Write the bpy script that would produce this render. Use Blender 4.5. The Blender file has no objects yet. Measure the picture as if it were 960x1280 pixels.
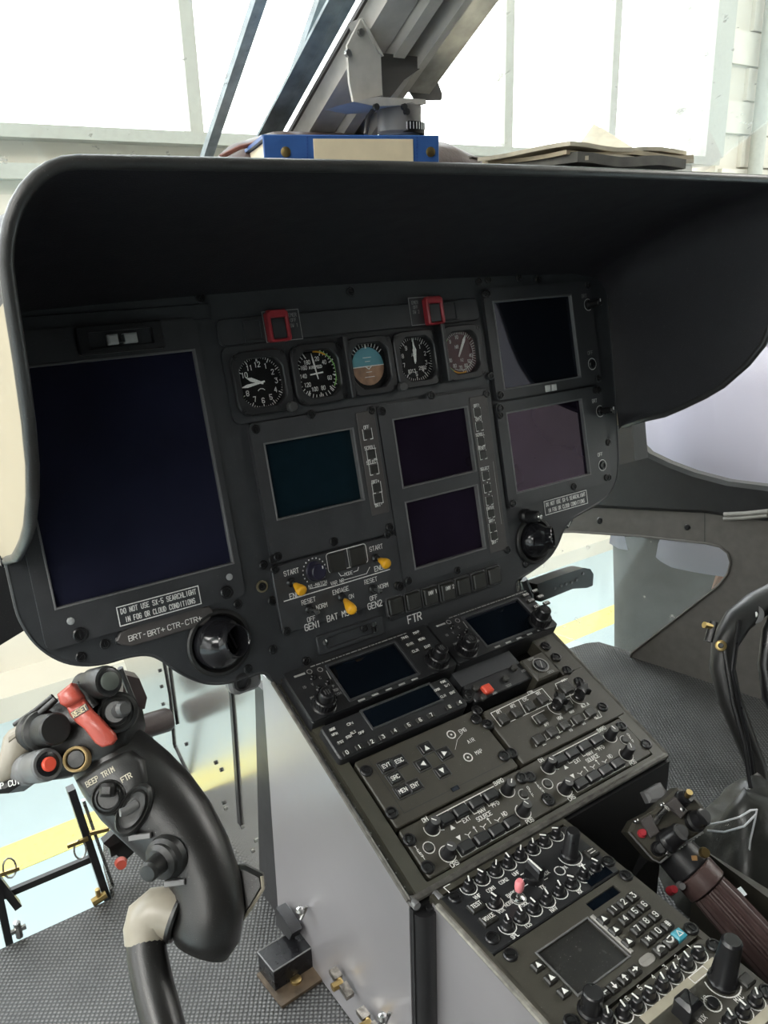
import bpy, math, random
from mathutils import Vector, Matrix, geometry
random.seed(11)
SC = bpy.context.scene
COL = SC.collection
PI = math.pi
MM = .001
# ---------------------------------------------------------------- camera
CAMZ = .735
FPX = 1017.125
RC = Matrix(((0.8196515146, 0.2042035389, -0.5352310802),
             (-0.5720987563, 0.2435570733, -0.7831876947),
             (-0.0295703835, 0.9481460155, 0.3164565147)))
EYE = Vector((0, 0, CAMZ))
cd = bpy.data.cameras.new('camera'); cam = bpy.data.objects.new('camera', cd); COL.objects.link(cam)
cd.sensor_fit = 'HORIZONTAL'; cd.sensor_width = 36; cd.lens = FPX/960*36
cd.clip_start = .02; cd.clip_end = 200
cam.matrix_world = Matrix.Translation(EYE) @ RC.to_4x4()
SC.camera = cam
# ---------------------------------------------------------------- view and world light
SC.view_settings.view_transform = 'Standard'
try: SC.view_settings.look = 'None'
except Exception: pass
SC.view_settings.gamma = 1; SC.view_settings.use_curve_mapping = False
SC.view_settings.exposure = 0.45
W = bpy.data.worlds.new('overcast_day'); SC.world = W; W.use_nodes = True
wn = W.node_tree.nodes; wl = W.node_tree.links
bg = wn['Background']
tc = wn.new('ShaderNodeTexCoord'); sp = wn.new('ShaderNodeSeparateXYZ'); cr = wn.new('ShaderNodeValToRGB')
wl.new(tc.outputs['Generated'], sp.inputs[0]); wl.new(sp.outputs['Z'], cr.inputs[0]); wl.new(cr.outputs[0], bg.inputs[0])
cr.color_ramp.elements[0].position = 0.0; cr.color_ramp.elements[0].color = (.80, .80, .78, 1)
cr.color_ramp.elements[1].position = .6; cr.color_ramp.elements[1].color = (.93, .97, 1, 1)
bg.inputs[1].default_value = 6
def area_light(name, loc, target, sx, sy, power, col=(1, 1, 1)):
    l = bpy.data.lights.new(name, 'AREA'); l.shape = 'RECTANGLE'; l.size = sx; l.size_y = sy; l.energy = power; l.color = col
    o = bpy.data.objects.new(name, l); COL.objects.link(o); o.location = loc
    o.rotation_euler = (Vector(target)-Vector(loc)).to_track_quat('-Z', 'Y').to_euler()
    return o
# added overhead fill lights under the hangar roof; no lamps are seen there
for i_, (x_, y_) in enumerate(((-5, -.5), (-5, -6), (2, -4.5), (8, -.5), (8, -6))):
    area_light('overhead_fill_light', (x_, y_, 4.9), (x_, y_, 0), 3.2, 3.2, 350, (1, .97, .92))
area_light('left_fill_light', (-8.8, -2, 1.8), (0, -1, .6), 7, 4.2, 120, (.95, .98, 1))  # added fill from the left; no door opening is built there
# ---------------------------------------------------------------- geometry of the view
def ray(x, y):
    return RC @ Vector(((x-480)/FPX, -(y-640)/FPX, -1))
def at(x, y, t):
    """point a depth t along the sight line through (x, y)"""
    return EYE + ray(x, y)*t
def onX(x, y, X):
    r = ray(x, y); return EYE + r*(X/r.x)
def onY(x, y, Y):
    r = ray(x, y); return EYE + r*(Y/r.y)
def onZ(x, y, Z):
    r = ray(x, y); return EYE + r*((Z-CAMZ)/r.z)
class Frame:
    def __init__(s, O, U, V):
        s.O = Vector(O); s.U = Vector(U).normalized(); s.N = s.U.cross(Vector(V)).normalized(); s.V = s.N.cross(s.U)
    def mm(s, x, y, n=0):
        r = ray(x, y); o = s.O + s.N*(n*MM)
        q = EYE + r*((o-EYE).dot(s.N)/r.dot(s.N)) - o
        return (q.dot(s.U)/MM, q.dot(s.V)/MM)
    def pt(s, u, v, n=0): return s.O + (s.U*u + s.V*v + s.N*n)*MM
    def mat(s, u, v, n=0, rot=0):
        m = Matrix((s.U, s.V, s.N)).transposed().to_4x4(); m.translation = s.pt(u, v, n)
        return m @ Matrix.Rotation(rot, 4, 'Z')
AL, B1, B2 = math.radians(12.501), math.radians(23.949), math.radians(4.721)
VPAN = Vector((0, math.sin(AL), math.cos(AL)))
_n = Vector((1, 0, 0)).cross(VPAN)
_p0 = ray(180, 600)*.72
_r = ray(345, 850)
OPAN = EYE + _r*(_p0.dot(_n)/_r.dot(_n))
PAN = Frame(OPAN, (1, 0, 0), VPAN)
CON = Frame(OPAN, (1, 0, 0), (0, math.cos(B1), math.sin(B1)))
_rl = ray(547, 1130); _v2 = Vector((0, math.cos(B2), math.sin(B2))); _n2 = Vector((1, 0, 0)).cross(_v2)
_a = ray(558, 1113); _b = ray(712, 1030); _b = _b*(_a.dot(_n2)/_b.dot(_n2)); _s = .146/(_b-_a).x
_o = _rl*((_a*_s).dot(_n2)/_rl.dot(_n2))
LOW = Frame(EYE+_o*.958, (1, 0, 0), _v2)
XS = EYE.x + .3045            # side plane of the console
# ---------------------------------------------------------------- mesh builder (millimetres in a frame, or metres with sc=1)
def rr(cx, cy, w, h, r=0, k=3):
    if r <= 0: return [(cx-w/2, cy-h/2), (cx+w/2, cy-h/2), (cx+w/2, cy+h/2), (cx-w/2, cy+h/2)]
    r = min(r, w/2-.001, h/2-.001); o = []
    for sx, sy, a0 in ((1, -1, -PI/2), (1, 1, 0), (-1, 1, PI/2), (-1, -1, PI)):
        for i in range(k+1):
            a = a0 + PI/2*i/k
            o.append((cx+sx*(w/2-r)+r*math.cos(a), cy+sy*(h/2-r)+r*math.sin(a)))
    return o
def inset(poly, d):
    n = len(poly); o = []
    for i in range(n):
        p0, p1, p2 = Vector(poly[i-1]), Vector(poly[i]), Vector(poly[(i+1) % n])
        a = (p1-p0).normalized(); b = (p2-p1).normalized()
        na = Vector((-a.y, a.x)); nb = Vector((-b.y, b.x)); m = na+nb
        if m.length < 1e-6: m = na
        m.normalize(); k = max(.35, m.dot(na))
        o.append(tuple(p1 + m*(d/k)))
    return o
def area2(poly): return sum(poly[i-1][0]*poly[i][1]-poly[i][0]*poly[i-1][1] for i in range(len(poly)))
G = {}
def _g(s):
    for ln in s.strip().split('\n'):
        c, d = ln.split(' ', 1)
        G[c] = [[(int(q[0]), int(q[1])) for q in st.split()] for st in d.split(';')]
_g('''A 00 26 40;12 32
B 00 06 36 45 44 33 03;33 42 41 30 00
C 45 36 16 05 01 10 30 41
D 00 06 26 44 42 20 00
E 40 00 06 46;03 33
F 00 06 46;03 33
G 45 36 16 05 01 10 30 41 43 23
H 00 06;40 46;03 43
I 20 26
J 01 10 20 31 36
K 00 06;46 03 40
L 06 00 40
M 00 06 23 46 40
N 00 06 40 46
O 10 01 05 16 36 45 41 30 10
P 00 06 36 45 44 33 03
Q 10 01 05 16 36 45 41 30 10;22 40
R 00 06 36 45 44 33 03;23 40
S 45 36 16 05 04 13 33 42 41 30 10 01
T 20 26;06 46
U 06 01 10 30 41 46
V 06 20 46
W 06 10 23 30 46
X 00 46;06 40
Y 06 23 46;23 20
Z 06 46 00 40
0 10 01 05 16 36 45 41 30 10
1 15 26 20
2 05 16 36 45 44 00 40
3 06 46 24 34 43 41 30 10 01
4 30 36 02 42
5 46 06 03 33 42 41 30 10 01
6 45 36 16 05 01 10 30 41 42 33 03
7 06 46 20
8 13 04 05 16 36 45 44 33 13 02 01 10 30 41 42 33
9 01 10 30 41 45 36 16 05 04 13 43
- 13 33
+ 03 43;25 21
. 20 21
/ 00 46
* 05 41;01 45;03 43
# 10 16;30 36;02 42;04 44
> 00 06 43 00
< 40 46 03 40
^ 00 40 26 00''')
class MB:
    def __init__(s, sc=MM): s.v = []; s.f = []; s.m = []; s.sc = sc; s.X = None
    def add(s, vs, fs, mi=0):
        b = len(s.v)
        if s.X is not None: vs = [s.X @ Vector(q) for q in vs]
        s.v += [tuple(q) for q in vs]; s.f += [tuple(b+i for i in f) for f in fs]; s.m += [mi]*len(fs)
        return s
    def prism(s, poly, z0, z1, ch=0, mi=0, mt=None, bottom=False):
        if area2(poly) < 0: poly = poly[::-1]
        n = len(poly); vs = [(x, y, z0) for x, y in poly]
        if ch > 0:
            vs += [(x, y, z1-ch) for x, y in poly] + [(x, y, z1) for x, y in inset(poly, ch)]
            L = 3
        else: vs += [(x, y, z1) for x, y in poly]; L = 2
        fs = []
        for l in range(L-1):
            for i in range(n):
                j = (i+1) % n; fs.append((l*n+i, l*n+j, (l+1)*n+j, (l+1)*n+i))
        s.add(vs, fs, mi)
        b = len(s.v)-n
        s.f.append(tuple(range(b, b+n))); s.m.append(mi if mt is None else mt)
        if bottom: s.f.append(tuple(range(b-(L-1)*n+n-1, b-(L-1)*n-1, -1))); s.m.append(mi)
        return s
    def box(s, cx, cy, w, h, z0, z1, ch=0, mi=0, mt=None, r=0, bottom=False):
        return s.prism(rr(cx, cy, w, h, r), z0, z1, ch, mi, mt, bottom)
    def holed(s, outer, holes, z0, z1, mi=0):
        """flat plate with holes: caps tessellated, all walls built"""
        if area2(outer) < 0: outer = outer[::-1]
        holes = [h[::-1] if area2(h) > 0 else h for h in holes]
        loops = [outer]+holes; flat = [p for l in loops for p in l]; n = len(flat)
        tris = geometry.tessellate_polygon([[Vector((x, y, 0)) for x, y in l] for l in loops])
        fs = []
        for t in tris:
            a, b, c = [flat[i] for i in t]
            ar = (b[0]-a[0])*(c[1]-a[1])-(b[1]-a[1])*(c[0]-a[0])
            if abs(ar) < 1e-9: continue
            t = t if ar > 0 else t[::-1]
            fs.append(tuple(i+n for i in t)); fs.append(tuple(t[::-1]))
        k = 0
        for l in loops:
            m = len(l)
            for i in range(m):
                j = (i+1) % m; fs.append((k+i, k+j, k+j+n, k+i+n))
            k += m
        return s.add([(x, y, z0) for x, y in flat]+[(x, y, z1) for x, y in flat], fs, mi)
    def ring(s, outer, inner, z0, z1, ch=0, mi=0, zi=None):
        """frame between two loops with equally many points; the inner wall goes down to zi"""
        n = len(outer); zi = z0 if zi is None else zi
        L = [[(x, y, z0) for x, y in outer], [(x, y, z1-ch) for x, y in outer]]
        if ch: L.append([(x, y, z1) for x, y in inset(outer, ch)]); L.append([(x, y, z1) for x, y in inset(inner, -ch)])
        L += [[(x, y, z1-ch) for x, y in inner], [(x, y, zi) for x, y in inner]]
        vs = [q for l in L for q in l]; fs = []
        for l in range(len(L)-1):
            for i in range(n):
                j = (i+1) % n; fs.append((l*n+i, l*n+j, (l+1)*n+j, (l+1)*n+i))
        return s.add(vs, fs, mi)
    def lathe(s, prof, cx=0, cy=0, n=16, mi=0, cap=True, M=None, z=0):
        vs = []; fs = []
        for r, h in prof:
            for i in range(n):
                a = 2*PI*i/n; q = Vector((r*math.cos(a), r*math.sin(a), h))
                if M is not None: q = M @ q
                vs.append((q.x+cx, q.y+cy, q.z+z))
        for l in range(len(prof)-1):
            for i in range(n):
                j = (i+1) % n; fs.append((l*n+i, l*n+j, (l+1)*n+j, (l+1)*n+i))
        if cap: fs.append(tuple((len(prof)-1)*n+i for i in range(n)))
        return s.add(vs, fs, mi)
    def sweep(s, pts, rad, n=12, mi=0, cap=True, up=None, tw=0):
        """rad: one radius, or a list of radii / (ra, rb) pairs"""
        pts = [Vector(q) for q in pts]; m = len(pts)
        if not isinstance(rad, list): rad = [rad]*m      # a tuple is one pair (ra, rb) for all
        vs = []; prev = Vector(up) if up else None
        for i in range(m):
            t = (pts[min(i+1, m-1)]-pts[max(i-1, 0)]).normalized()
            if prev is None: prev = Vector((0, 0, 1)) if abs(t.z) < .9 else Vector((0, 1, 0))
            a = (prev-t*prev.dot(t)); a = a.normalized() if a.length > 1e-6 else t.orthogonal().normalized()
            b = t.cross(a); prev = a
            ra, rb = rad[i] if isinstance(rad[i], (list, tuple)) else (rad[i], rad[i])
            for k in range(n):
                an = 2*PI*k/n+tw; vs.append(pts[i]+a*(ra*math.cos(an))+b*(rb*math.sin(an)))
        fs = []
        for l in range(m-1):
            for i in range(n):
                j = (i+1) % n; fs.append((l*n+i, l*n+j, (l+1)*n+j, (l+1)*n+i))
        if cap: fs.append(tuple(range(n-1, -1, -1))); fs.append(tuple((m-1)*n+i for i in range(n)))
        return s.add(vs, fs, mi)
    def line(s, pts, w, z, h=.15, mi=0, close=False):
        """engraved or printed line: one thin flat strip per segment"""
        P = [Vector(q[:2]) for q in pts]
        if close: P.append(P[0])
        for a, b in zip(P[:-1], P[1:]):
            d = b-a
            if d.length < 1e-6: continue
            d.normalize(); q = Vector((-d.y, d.x))*(w/2); a2 = a-d*(w*.4); b2 = b+d*(w*.4)
            s.add([(*(a2-q), z), (*(b2-q), z), (*(b2+q), z), (*(a2+q), z)], [(0, 1, 2, 3)], mi)
        return s
    def arc(s, cx, cy, r, a0, a1, w, z, n=16, mi=0):
        return s.line([(cx+r*math.cos(math.radians(a0+(a1-a0)*i/n)), cy+r*math.sin(math.radians(a0+(a1-a0)*i/n))) for i in range(n+1)], w, z, mi=mi)
    def text(s, t, cx, cy, h, z, w=None, mi=0, rot=0, asp=.85, fit=None):
        k = h/6; w = w or h*.14
        if fit: asp = (fit-(len(t)-1)*h*.2)/(len(t)*4*k)
        adv = 4*k*asp+h*.2; W_ = len(t)*adv-h*.2
        ca, sa = math.cos(rot), math.sin(rot)
        for i, c in enumerate(t):
            if c == ' ' or c not in G: continue
            for st in G[c]:
                q = [(-W_/2+i*adv+x*k*asp, y*k-h/2) for x, y in st]
                s.line([(cx+x*ca-y*sa, cy+x*sa+y*ca) for x, y in q], w, z, mi=mi)
        return s
    def mesh(s, name, mats, off=(0, 0, 0), sharp=.6, smooth=True):
        me = bpy.data.meshes.new(name); o = Vector(off)
        me.from_pydata([tuple((Vector(q)-o)*s.sc) for q in s.v], [], s.f)
        for m in (mats if isinstance(mats, (list, tuple)) else [mats]): me.materials.append(m)
        me.polygons.foreach_set('material_index', s.m)
        if smooth:
            me.polygons.foreach_set('use_smooth', [True]*len(s.f)); me.set_sharp_from_angle(angle=sharp)
        me.update(); return me
def link(name, me, parent=None, M=None, local=None):
    global LAST
    o = bpy.data.objects.new(name, me); COL.objects.link(o); LAST = o
    if parent: o.parent = parent; o.matrix_local = local if local is not None else Matrix.Identity(4)
    elif M is not None: o.matrix_world = M
    return o
def tag(o, label=None, cat=None, group=None, kind=None):
    if label: o['label'] = label
    if cat: o['category'] = cat
    if group: o['group'] = group
    if kind: o['kind'] = kind
    return o
LOCM = {}
class Thing:
    """an Empty at the thing's base on a frame; parts are written in that frame's millimetres"""
    def __init__(s, name, label, cat, F, u, v, group=None, n=0):
        s.F = F; s.o = (u, v, n); s.e = link(name, None, M=F.mat(u, v, n)); tag(s.e, label, cat, group)
    def part(s, name, mb, mats, parent=None, label=None, sharp=.6):
        o = link(name, mb.mesh(name, mats, s.o, sharp), parent or s.e)
        if label: o['label'] = label
        return o
    def inst(s, name, me, u, v, n=0, rot=0, parent=None, label=None, k=1):
        L = Matrix.Translation(Vector((u-s.o[0], v-s.o[1], n-s.o[2]))*MM) @ Matrix.Rotation(rot, 4, 'Z') @ Matrix.Scale(k, 4)
        A = L
        if parent is not None: L = LOCM[parent.name].inverted() @ L
        o = link(name, me, parent or s.e, local=L); LOCM[o.name] = A
        if label: o['label'] = label
        return o
def free(name, mb, mats, label=None, cat=None, group=None, kind=None, loc=None, sharp=.6, parent=None):
    """an object whose mesh is written in world metres; origin moved to loc"""
    loc = Vector(loc) if loc is not None else (sum((Vector(q) for q in mb.v), Vector())/max(1, len(mb.v)))
    if parent is not None:
        pw = parent.matrix_world; o = link(name, mb.mesh(name, mats, loc, sharp), parent, local=pw.inverted() @ Matrix.Translation(loc))
    else:
        o = link(name, mb.mesh(name, mats, loc, sharp), M=Matrix.Translation(loc))
    return tag(o, label, cat, group, kind)
def empty(name, loc, label, cat, group=None):
    o = link(name, None, M=Matrix.Translation(Vector(loc))); return tag(o, label, cat, group)
# ---------------------------------------------------------------- materials
def mat(name, col, rough=.5, metal=0, var=.12, scale=60, bump=0, bscale=400, coat=0, spec=.5, rvar=.08, dust=0, dustcol=(.45, .44, .42), tint=None):
    m = bpy.data.materials.new(name); m.use_nodes = True; nt = m.node_tree; N = nt.nodes; L = nt.links
    b = N['Principled BSDF']; t = N.new('ShaderNodeTexCoord')
    no = N.new('ShaderNodeTexNoise'); no.inputs['Scale'].default_value = scale; no.inputs['Detail'].default_value = 4
    L.new(t.outputs['Object'], no.inputs['Vector'])
    r = N.new('ShaderNodeValToRGB'); r.color_ramp.elements[0].position = .3; r.color_ramp.elements[1].position = .7
    c = Vector(col)
    r.color_ramp.elements[0].color = (*(c*(1-var)), 1); r.color_ramp.elements[1].color = (*[min(1, q) for q in c*(1+var)], 1)
    L.new(no.outputs['Fac'], r.inputs[0]); out = r.outputs[0]
    if dust:
        n2 = N.new('ShaderNodeTexNoise'); n2.inputs['Scale'].default_value = 900; n2.inputs['Detail'].default_value = 2
        L.new(t.outputs['Object'], n2.inputs['Vector'])
        r2 = N.new('ShaderNodeValToRGB'); r2.color_ramp.elements[0].position = .70; r2.color_ramp.elements[1].position = .76
        L.new(n2.outputs['Fac'], r2.inputs[0])
        mu = N.new('ShaderNodeMath'); mu.operation = 'MULTIPLY'; mu.inputs[1].default_value = dust; L.new(r2.outputs[0], mu.inputs[0])
        mx = N.new('ShaderNodeMix'); mx.data_type = 'RGBA'; L.new(mu.outputs[0], mx.inputs['Factor']); L.new(out, mx.inputs['A']); mx.inputs['B'].default_value = (*dustcol, 1)
        out = mx.outputs['Result']
    L.new(out, b.inputs['Base Color'])
    mr = N.new('ShaderNodeMapRange'); mr.inputs['To Min'].default_value = max(0, rough-rvar); mr.inputs['To Max'].default_value = min(1, rough+rvar)
    L.new(no.outputs['Fac'], mr.inputs[0]); L.new(mr.outputs[0], b.inputs['Roughness'])
    b.inputs['Metallic'].default_value = metal; b.inputs['Specular IOR Level'].default_value = spec
    if tint: b.inputs['Specular Tint'].default_value = (*tint, 1)
    b.inputs['Coat Weight'].default_value = coat; b.inputs['Coat Roughness'].default_value = .06
    if bump:
        nb = N.new('ShaderNodeTexNoise'); nb.inputs['Scale'].default_value = bscale; nb.inputs['Detail'].default_value = 3
        L.new(t.outputs['Object'], nb.inputs['Vector'])
        bp = N.new('ShaderNodeBump'); bp.inputs['Strength'].default_value = bump; bp.inputs['Distance'].default_value = .001
        L.new(nb.outputs['Fac'], bp.inputs['Height']); L.new(bp.outputs[0], b.inputs['Normal'])
    return m
def glass(name, tint, gloss=.08, dust=.0, dscale=300, haze=0):
    m = bpy.data.materials.new(name); m.use_nodes = True; nt = m.node_tree; N = nt.nodes; L = nt.links
    N.remove(N['Principled BSDF']); out = N['Material Output']
    tr = N.new('ShaderNodeBsdfTransparent'); tr.inputs[0].default_value = (*tint, 1)
    gl = N.new('ShaderNodeBsdfGlossy'); gl.inputs['Roughness'].default_value = gloss
    lw = N.new('ShaderNodeLayerWeight'); lw.inputs[0].default_value = .5
    pw = N.new('ShaderNodeMath'); pw.operation = 'POWER'; pw.inputs[1].default_value = 5; L.new(lw.outputs['Facing'], pw.inputs[0])
    fr = N.new('ShaderNodeMath'); fr.operation = 'MULTIPLY_ADD'; fr.inputs[1].default_value = .9; fr.inputs[2].default_value = .03; L.new(pw.outputs[0], fr.inputs[0])
    mx = N.new('ShaderNodeMixShader'); L.new(fr.outputs[0], mx.inputs[0]); L.new(tr.outputs[0], mx.inputs[1]); L.new(gl.outputs[0], mx.inputs[2])
    di = N.new('ShaderNodeBsdfDiffuse'); di.inputs[0].default_value = (.8, .78, .72, 1)
    t = N.new('ShaderNodeTexCoord'); no = N.new('ShaderNodeTexNoise'); no.inputs['Scale'].default_value = dscale; no.inputs['Detail'].default_value = 3
    L.new(t.outputs['Object'], no.inputs[0]); r = N.new('ShaderNodeValToRGB'); r.color_ramp.elements[0].position = .68; r.color_ramp.elements[1].position = .74
    L.new(no.outputs['Fac'], r.inputs[0]); mu = N.new('ShaderNodeMath'); mu.operation = 'MULTIPLY_ADD'; mu.inputs[1].default_value = dust; mu.inputs[2].default_value = haze
    L.new(r.outputs[0], mu.inputs[0]); m2 = N.new('ShaderNodeMixShader'); L.new(mu.outputs[0], m2.inputs[0]); L.new(mx.outputs[0], m2.inputs[1]); L.new(di.outputs[0], m2.inputs[2])
    L.new(m2.outputs[0], out.inputs['Surface']); return m
def brick_mat(name, c1, c2, mortar, bw, bh, msize=.01):
    m = mat(name, c1, .5); return m
M = {}
M['panel'] = mat('panel_black', (.028, .030, .033), .48, bump=.15, bscale=1500, dust=.25)
M['bezel'] = mat('bezel_grey_black', (.036, .037, .040), .42, bump=.1, bscale=2000, dust=.15)
M['unit'] = mat('unit_black', (.016, .0165, .018), .38, bump=.12, bscale=2000, dust=.15)
M['olive'] = mat('console_olive_black', (.040, .037, .028), .45, bump=.12, bscale=1800, dust=.35)
M['rail'] = mat('rail_olive', (.048, .046, .034), .42, dust=.2)
M['button'] = mat('button_black', (.013, .013, .014), .33)
M['keycap'] = mat('keycap_dark', (.022, .0215, .019), .42)
M['knob'] = mat('knob_black', (.010, .010, .011), .30)
M['knobcap'] = mat('knob_cap_grey', (.055, .055, .055), .4)
M['screw'] = mat('screw_black', (.02, .02, .021), .3, metal=.4)
M['steel'] = mat('steel', (.42, .42, .41), .28, metal=1)
M['brass'] = mat('brass', (.45, .33, .14), .35, metal=1)
M['white'] = mat('lettering_white', (.75, .75, .72), .6, var=.2, scale=900)
M['dimwhite'] = mat('lettering_dim', (.30, .30, .29), .6, var=.2, scale=900)
M['screen'] = mat('screen_dark', (.003, .005, .008), .05, var=.1, spec=.5, rvar=0, tint=(.6, .6, .8))
M['screen_green'] = mat('screen_green', (.005, .013, .019), .07, var=.1, spec=.5, rvar=0, tint=(.5, .7, .75))
M['screen_blue'] = mat('screen_blue', (.012, .013, .027), .06, var=.3, scale=8, spec=.5, rvar=0, tint=(.55, .55, .8))
M['screen_purple'] = mat('screen_purple', (.011, .008, .016), .03, var=.3, scale=10, spec=.5, rvar=0, tint=(.62, .42, .62))
M['dial'] = mat('dial_black', (.004, .004, .0045), .5, spec=.2)
M['glassy'] = glass('dial_glass', (.96, .96, .96), .02)
M['red'] = mat('guard_red', (.36, .03, .04), .4)
M['redbright'] = mat('push_red', (.75, .09, .05), .35)
M['redguard'] = mat('lever_red', (.40, .070, .048), .28, bump=.05)
M['yellow'] = mat('lever_yellow', (.85, .42, .02), .35)
M['leather'] = mat('hood_black', (.017, .0155, .0185), .5, bump=.5, bscale=900, dust=.15, spec=.4)
M['rim'] = mat('hood_rim', (.030, .029, .028), .35, bump=.2, bscale=700, dust=.2)
M['metalside'] = mat('console_side_grey', (.43, .415, .43), .32, metal=.7, var=.05, scale=9, rvar=.05, spec=.6)
M['kick'] = mat('kick_panel_silver', (.60, .59, .56), .20, metal=.9, var=.05, scale=8, rvar=.04)
M['blackmetal'] = mat('black_metal', (.014, .014, .015), .32, dust=.2)
M['sidewall'] = mat('sidewall_brown_grey', (.085, .078, .070), .6, bump=.2, bscale=900)
M['post'] = mat('post_grey', (.46, .43, .39), .5, bump=.1, bscale=900)
M['postdark'] = mat('post_seal', (.07, .06, .055), .5)
M['compass'] = mat('compass_dark', (.05, .045, .042), .45)
M['blue'] = mat('binder_blue', (.035, .10, .30), .35, bump=.15, bscale=500, var=.1)
M['cream'] = mat('label_cream', (.70, .60, .42), .6, var=.05)
M['brown'] = mat('bag_brown', (.075, .045, .038), .5, bump=.4, bscale=300)
M['paper'] = mat('paper_worn', (.60, .54, .42), .7, var=.25, scale=30)
M['paperdark'] = mat('paper_dark', (.12, .115, .10), .6, var=.4, scale=40)
M['rubber'] = mat('black_rubber', (.014, .014, .0135), .42, bump=.1, bscale=1200)
M['pedal'] = mat('pedal_dark', (.030, .021, .021), .45, bump=.2, bscale=600, dust=.2)
M['grip'] = mat('grip_black', (.013, .0125, .012), .33, bump=.12, bscale=1500, dust=.2)
M['gripbeige'] = mat('housing_beige_elbow_sheen', (.24, .215, .17), .35)  # housing's own beige; on the elbow it paints in a reflection
M['brownknob'] = mat('leather_brown', (.075, .048, .045), .36, bump=.15, bscale=700)
M['teal'] = mat('key_teal', (.06, .35, .45), .4)
M['pink'] = mat('cap_pink', (.70, .22, .24), .35)
M['beigestrip'] = mat('strip_beige', (.38, .35, .27), .5)
M['bezelbrown'] = mat('keystrip_brown', (.060, .054, .052), .45, dust=.2)
M['edge'] = mat('edge_grey', (.13, .13, .13), .35)
M['plastic'] = glass('clear_plastic', (.93, .95, .97), .12, dust=.5, dscale=120, haze=.04)
# ================================================================ hangar outside
GZ = -.615; YW = 2.6; SILL = 1.066
def wbox(mb, x0, x1, y0, y1, z0, z1, mi=0):
    vs = [(x, y, z) for z in (z0, z1) for y in (y0, y1) for x in (x0, x1)]
    return mb.add(vs, [(0, 2, 3, 1), (4, 5, 7, 6), (0, 1, 5, 4), (2, 6, 7, 3), (0, 4, 6, 2), (1, 3, 7, 5)], mi)
m_floor = mat('hangar_epoxy', (.43, .54, .58), .22, var=.04, scale=3, rvar=.05)
m_stripe = mat('floor_paint_yellow', (.82, .73, .24), .3, var=.05)
m_wall = mat('hangar_wall_cream', (.62, .59, .51), .6, var=.04, scale=4)
m_frame = mat('window_frame_grey', (.40, .41, .37), .5, var=.05)
m_block = mat('painted_block', (.66, .63, .55), .6, var=.06, scale=12)
m_black = mat('frame_black', (.012, .012, .013), .45)
m_hglass = glass('hangar_glass', (.97, .98, .98), .02)
g = MB(1); wbox(g, -9, 12, -9, YW+.2, GZ-.1, GZ); free('hangar_floor', g, m_floor, kind='structure')
g = MB(1); wbox(g, -9, 12, 1.745, 1.85, GZ, GZ+.002); free('floor_stripe', g, m_stripe, 'yellow line painted across the pale blue hangar floor outside', 'floor marking')
g = MB(1); wbox(g, -9, 1.5, YW-.17, YW, GZ, GZ+.08); wbox(g, 1.5, 12, YW-.36, YW, GZ, GZ+.06); free('trim_1', g, m_wall, kind='structure')
g = MB(1)
wbox(g, -9, 3.66, YW, YW+.2, GZ, SILL-.10); wbox(g, -9, 3.66, YW, YW+.2, 4.4, 5.2)
wbox(g, -9, 3.66, YW+.03, YW+.2, SILL-.10, SILL-.035)
free('wall_front', g, m_wall, kind='structure')
g = MB(1); wbox(g, -9, 3.76, YW-.05, YW+.1, SILL-.035, SILL); free('trim_2', g, m_frame, kind='structure')
g = MB(1); wbox(g, -9, 3.7, YW-.06, YW, .925, .965); free('trim_3', g, m_frame, kind='structure')
g = MB(1); wbox(g, 3.66, 3.80, YW-.04, YW+.16, SILL, 5); free('trim_4', g, m_frame, kind='structure')
g = MB(1); wbox(g, 3.80, 12, YW, YW+.2, GZ, 5); wb = free('wall_right', g, m_wall, kind='structure')
m_hall = mat('hangar_hall', (.50, .50, .48), .7, var=.05, scale=3)
g = MB(1); wbox(g, -9, 12, -9, YW+.2, 5.0, 5.2); free('ceiling_1', g, m_hall, kind='structure')
g = MB(1); wbox(g, -9, 12, -9.2, -9, GZ, 5.2); free('wall_back', g, m_hall, kind='structure')
g = MB(1); wbox(g, -9.2, -9, -9, YW, GZ, 5.2); free('wall_left', g, m_hall, kind='structure')
g = MB(1); wbox(g, 12, 12.2, -9, YW, GZ, 5.2); free('wall_side', g, m_hall, kind='structure')
# painted blocks of the wall right of the window
bm = MB(1); wbox(bm, -.145, .145, -.012, .012, -.07, .07); bme = bm.mesh('block', m_block)
k = 0
for r in range(14):
    for c in range(5):
        x = 3.97+c*.30+(.15 if r % 2 else 0)
        o = link('block', bme, wb); o.matrix_local = wb.matrix_world.inverted() @ Matrix.Translation((x, YW-.008-random.random()*.004, .95+r*.15)); k += 1
def pipe(x, r, y=YW-.07):
    g = MB(1); g.sweep([(x, y, GZ+.01), (x, y, 2), (x, y, 4.6)], r, 12)
    return free('wall_pipe', g, m_frame, 'cream painted pipe running up the block wall %s' % ('beside the window frame' if x < 4.1 else 'farther right of the window'), 'pipe')
pipe(4.03, .035); pipe(4.27, .03)
# window: posts and panes
xs = [-2.3, -1.15, 0, 1.12, 2.43, 3.04]
wf = MB(1)
win = empty('window_1', (1, YW, SILL), None, None); win['kind'] = 'structure'
for x in xs:
    g = MB(1); wbox(g, x-.022, x+.022, YW-.0, YW+.05, SILL, 4.4); free('mullion', g, m_frame, parent=win)
ed = [-3.5]+xs+[3.66]
for a, b in zip(ed[:-1], ed[1:]):
    g = MB(1); wbox(g, a+.024, b-.024, YW+.02, YW+.026, SILL+.002, 4.4); free('pane', g, m_hglass, parent=win)
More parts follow.
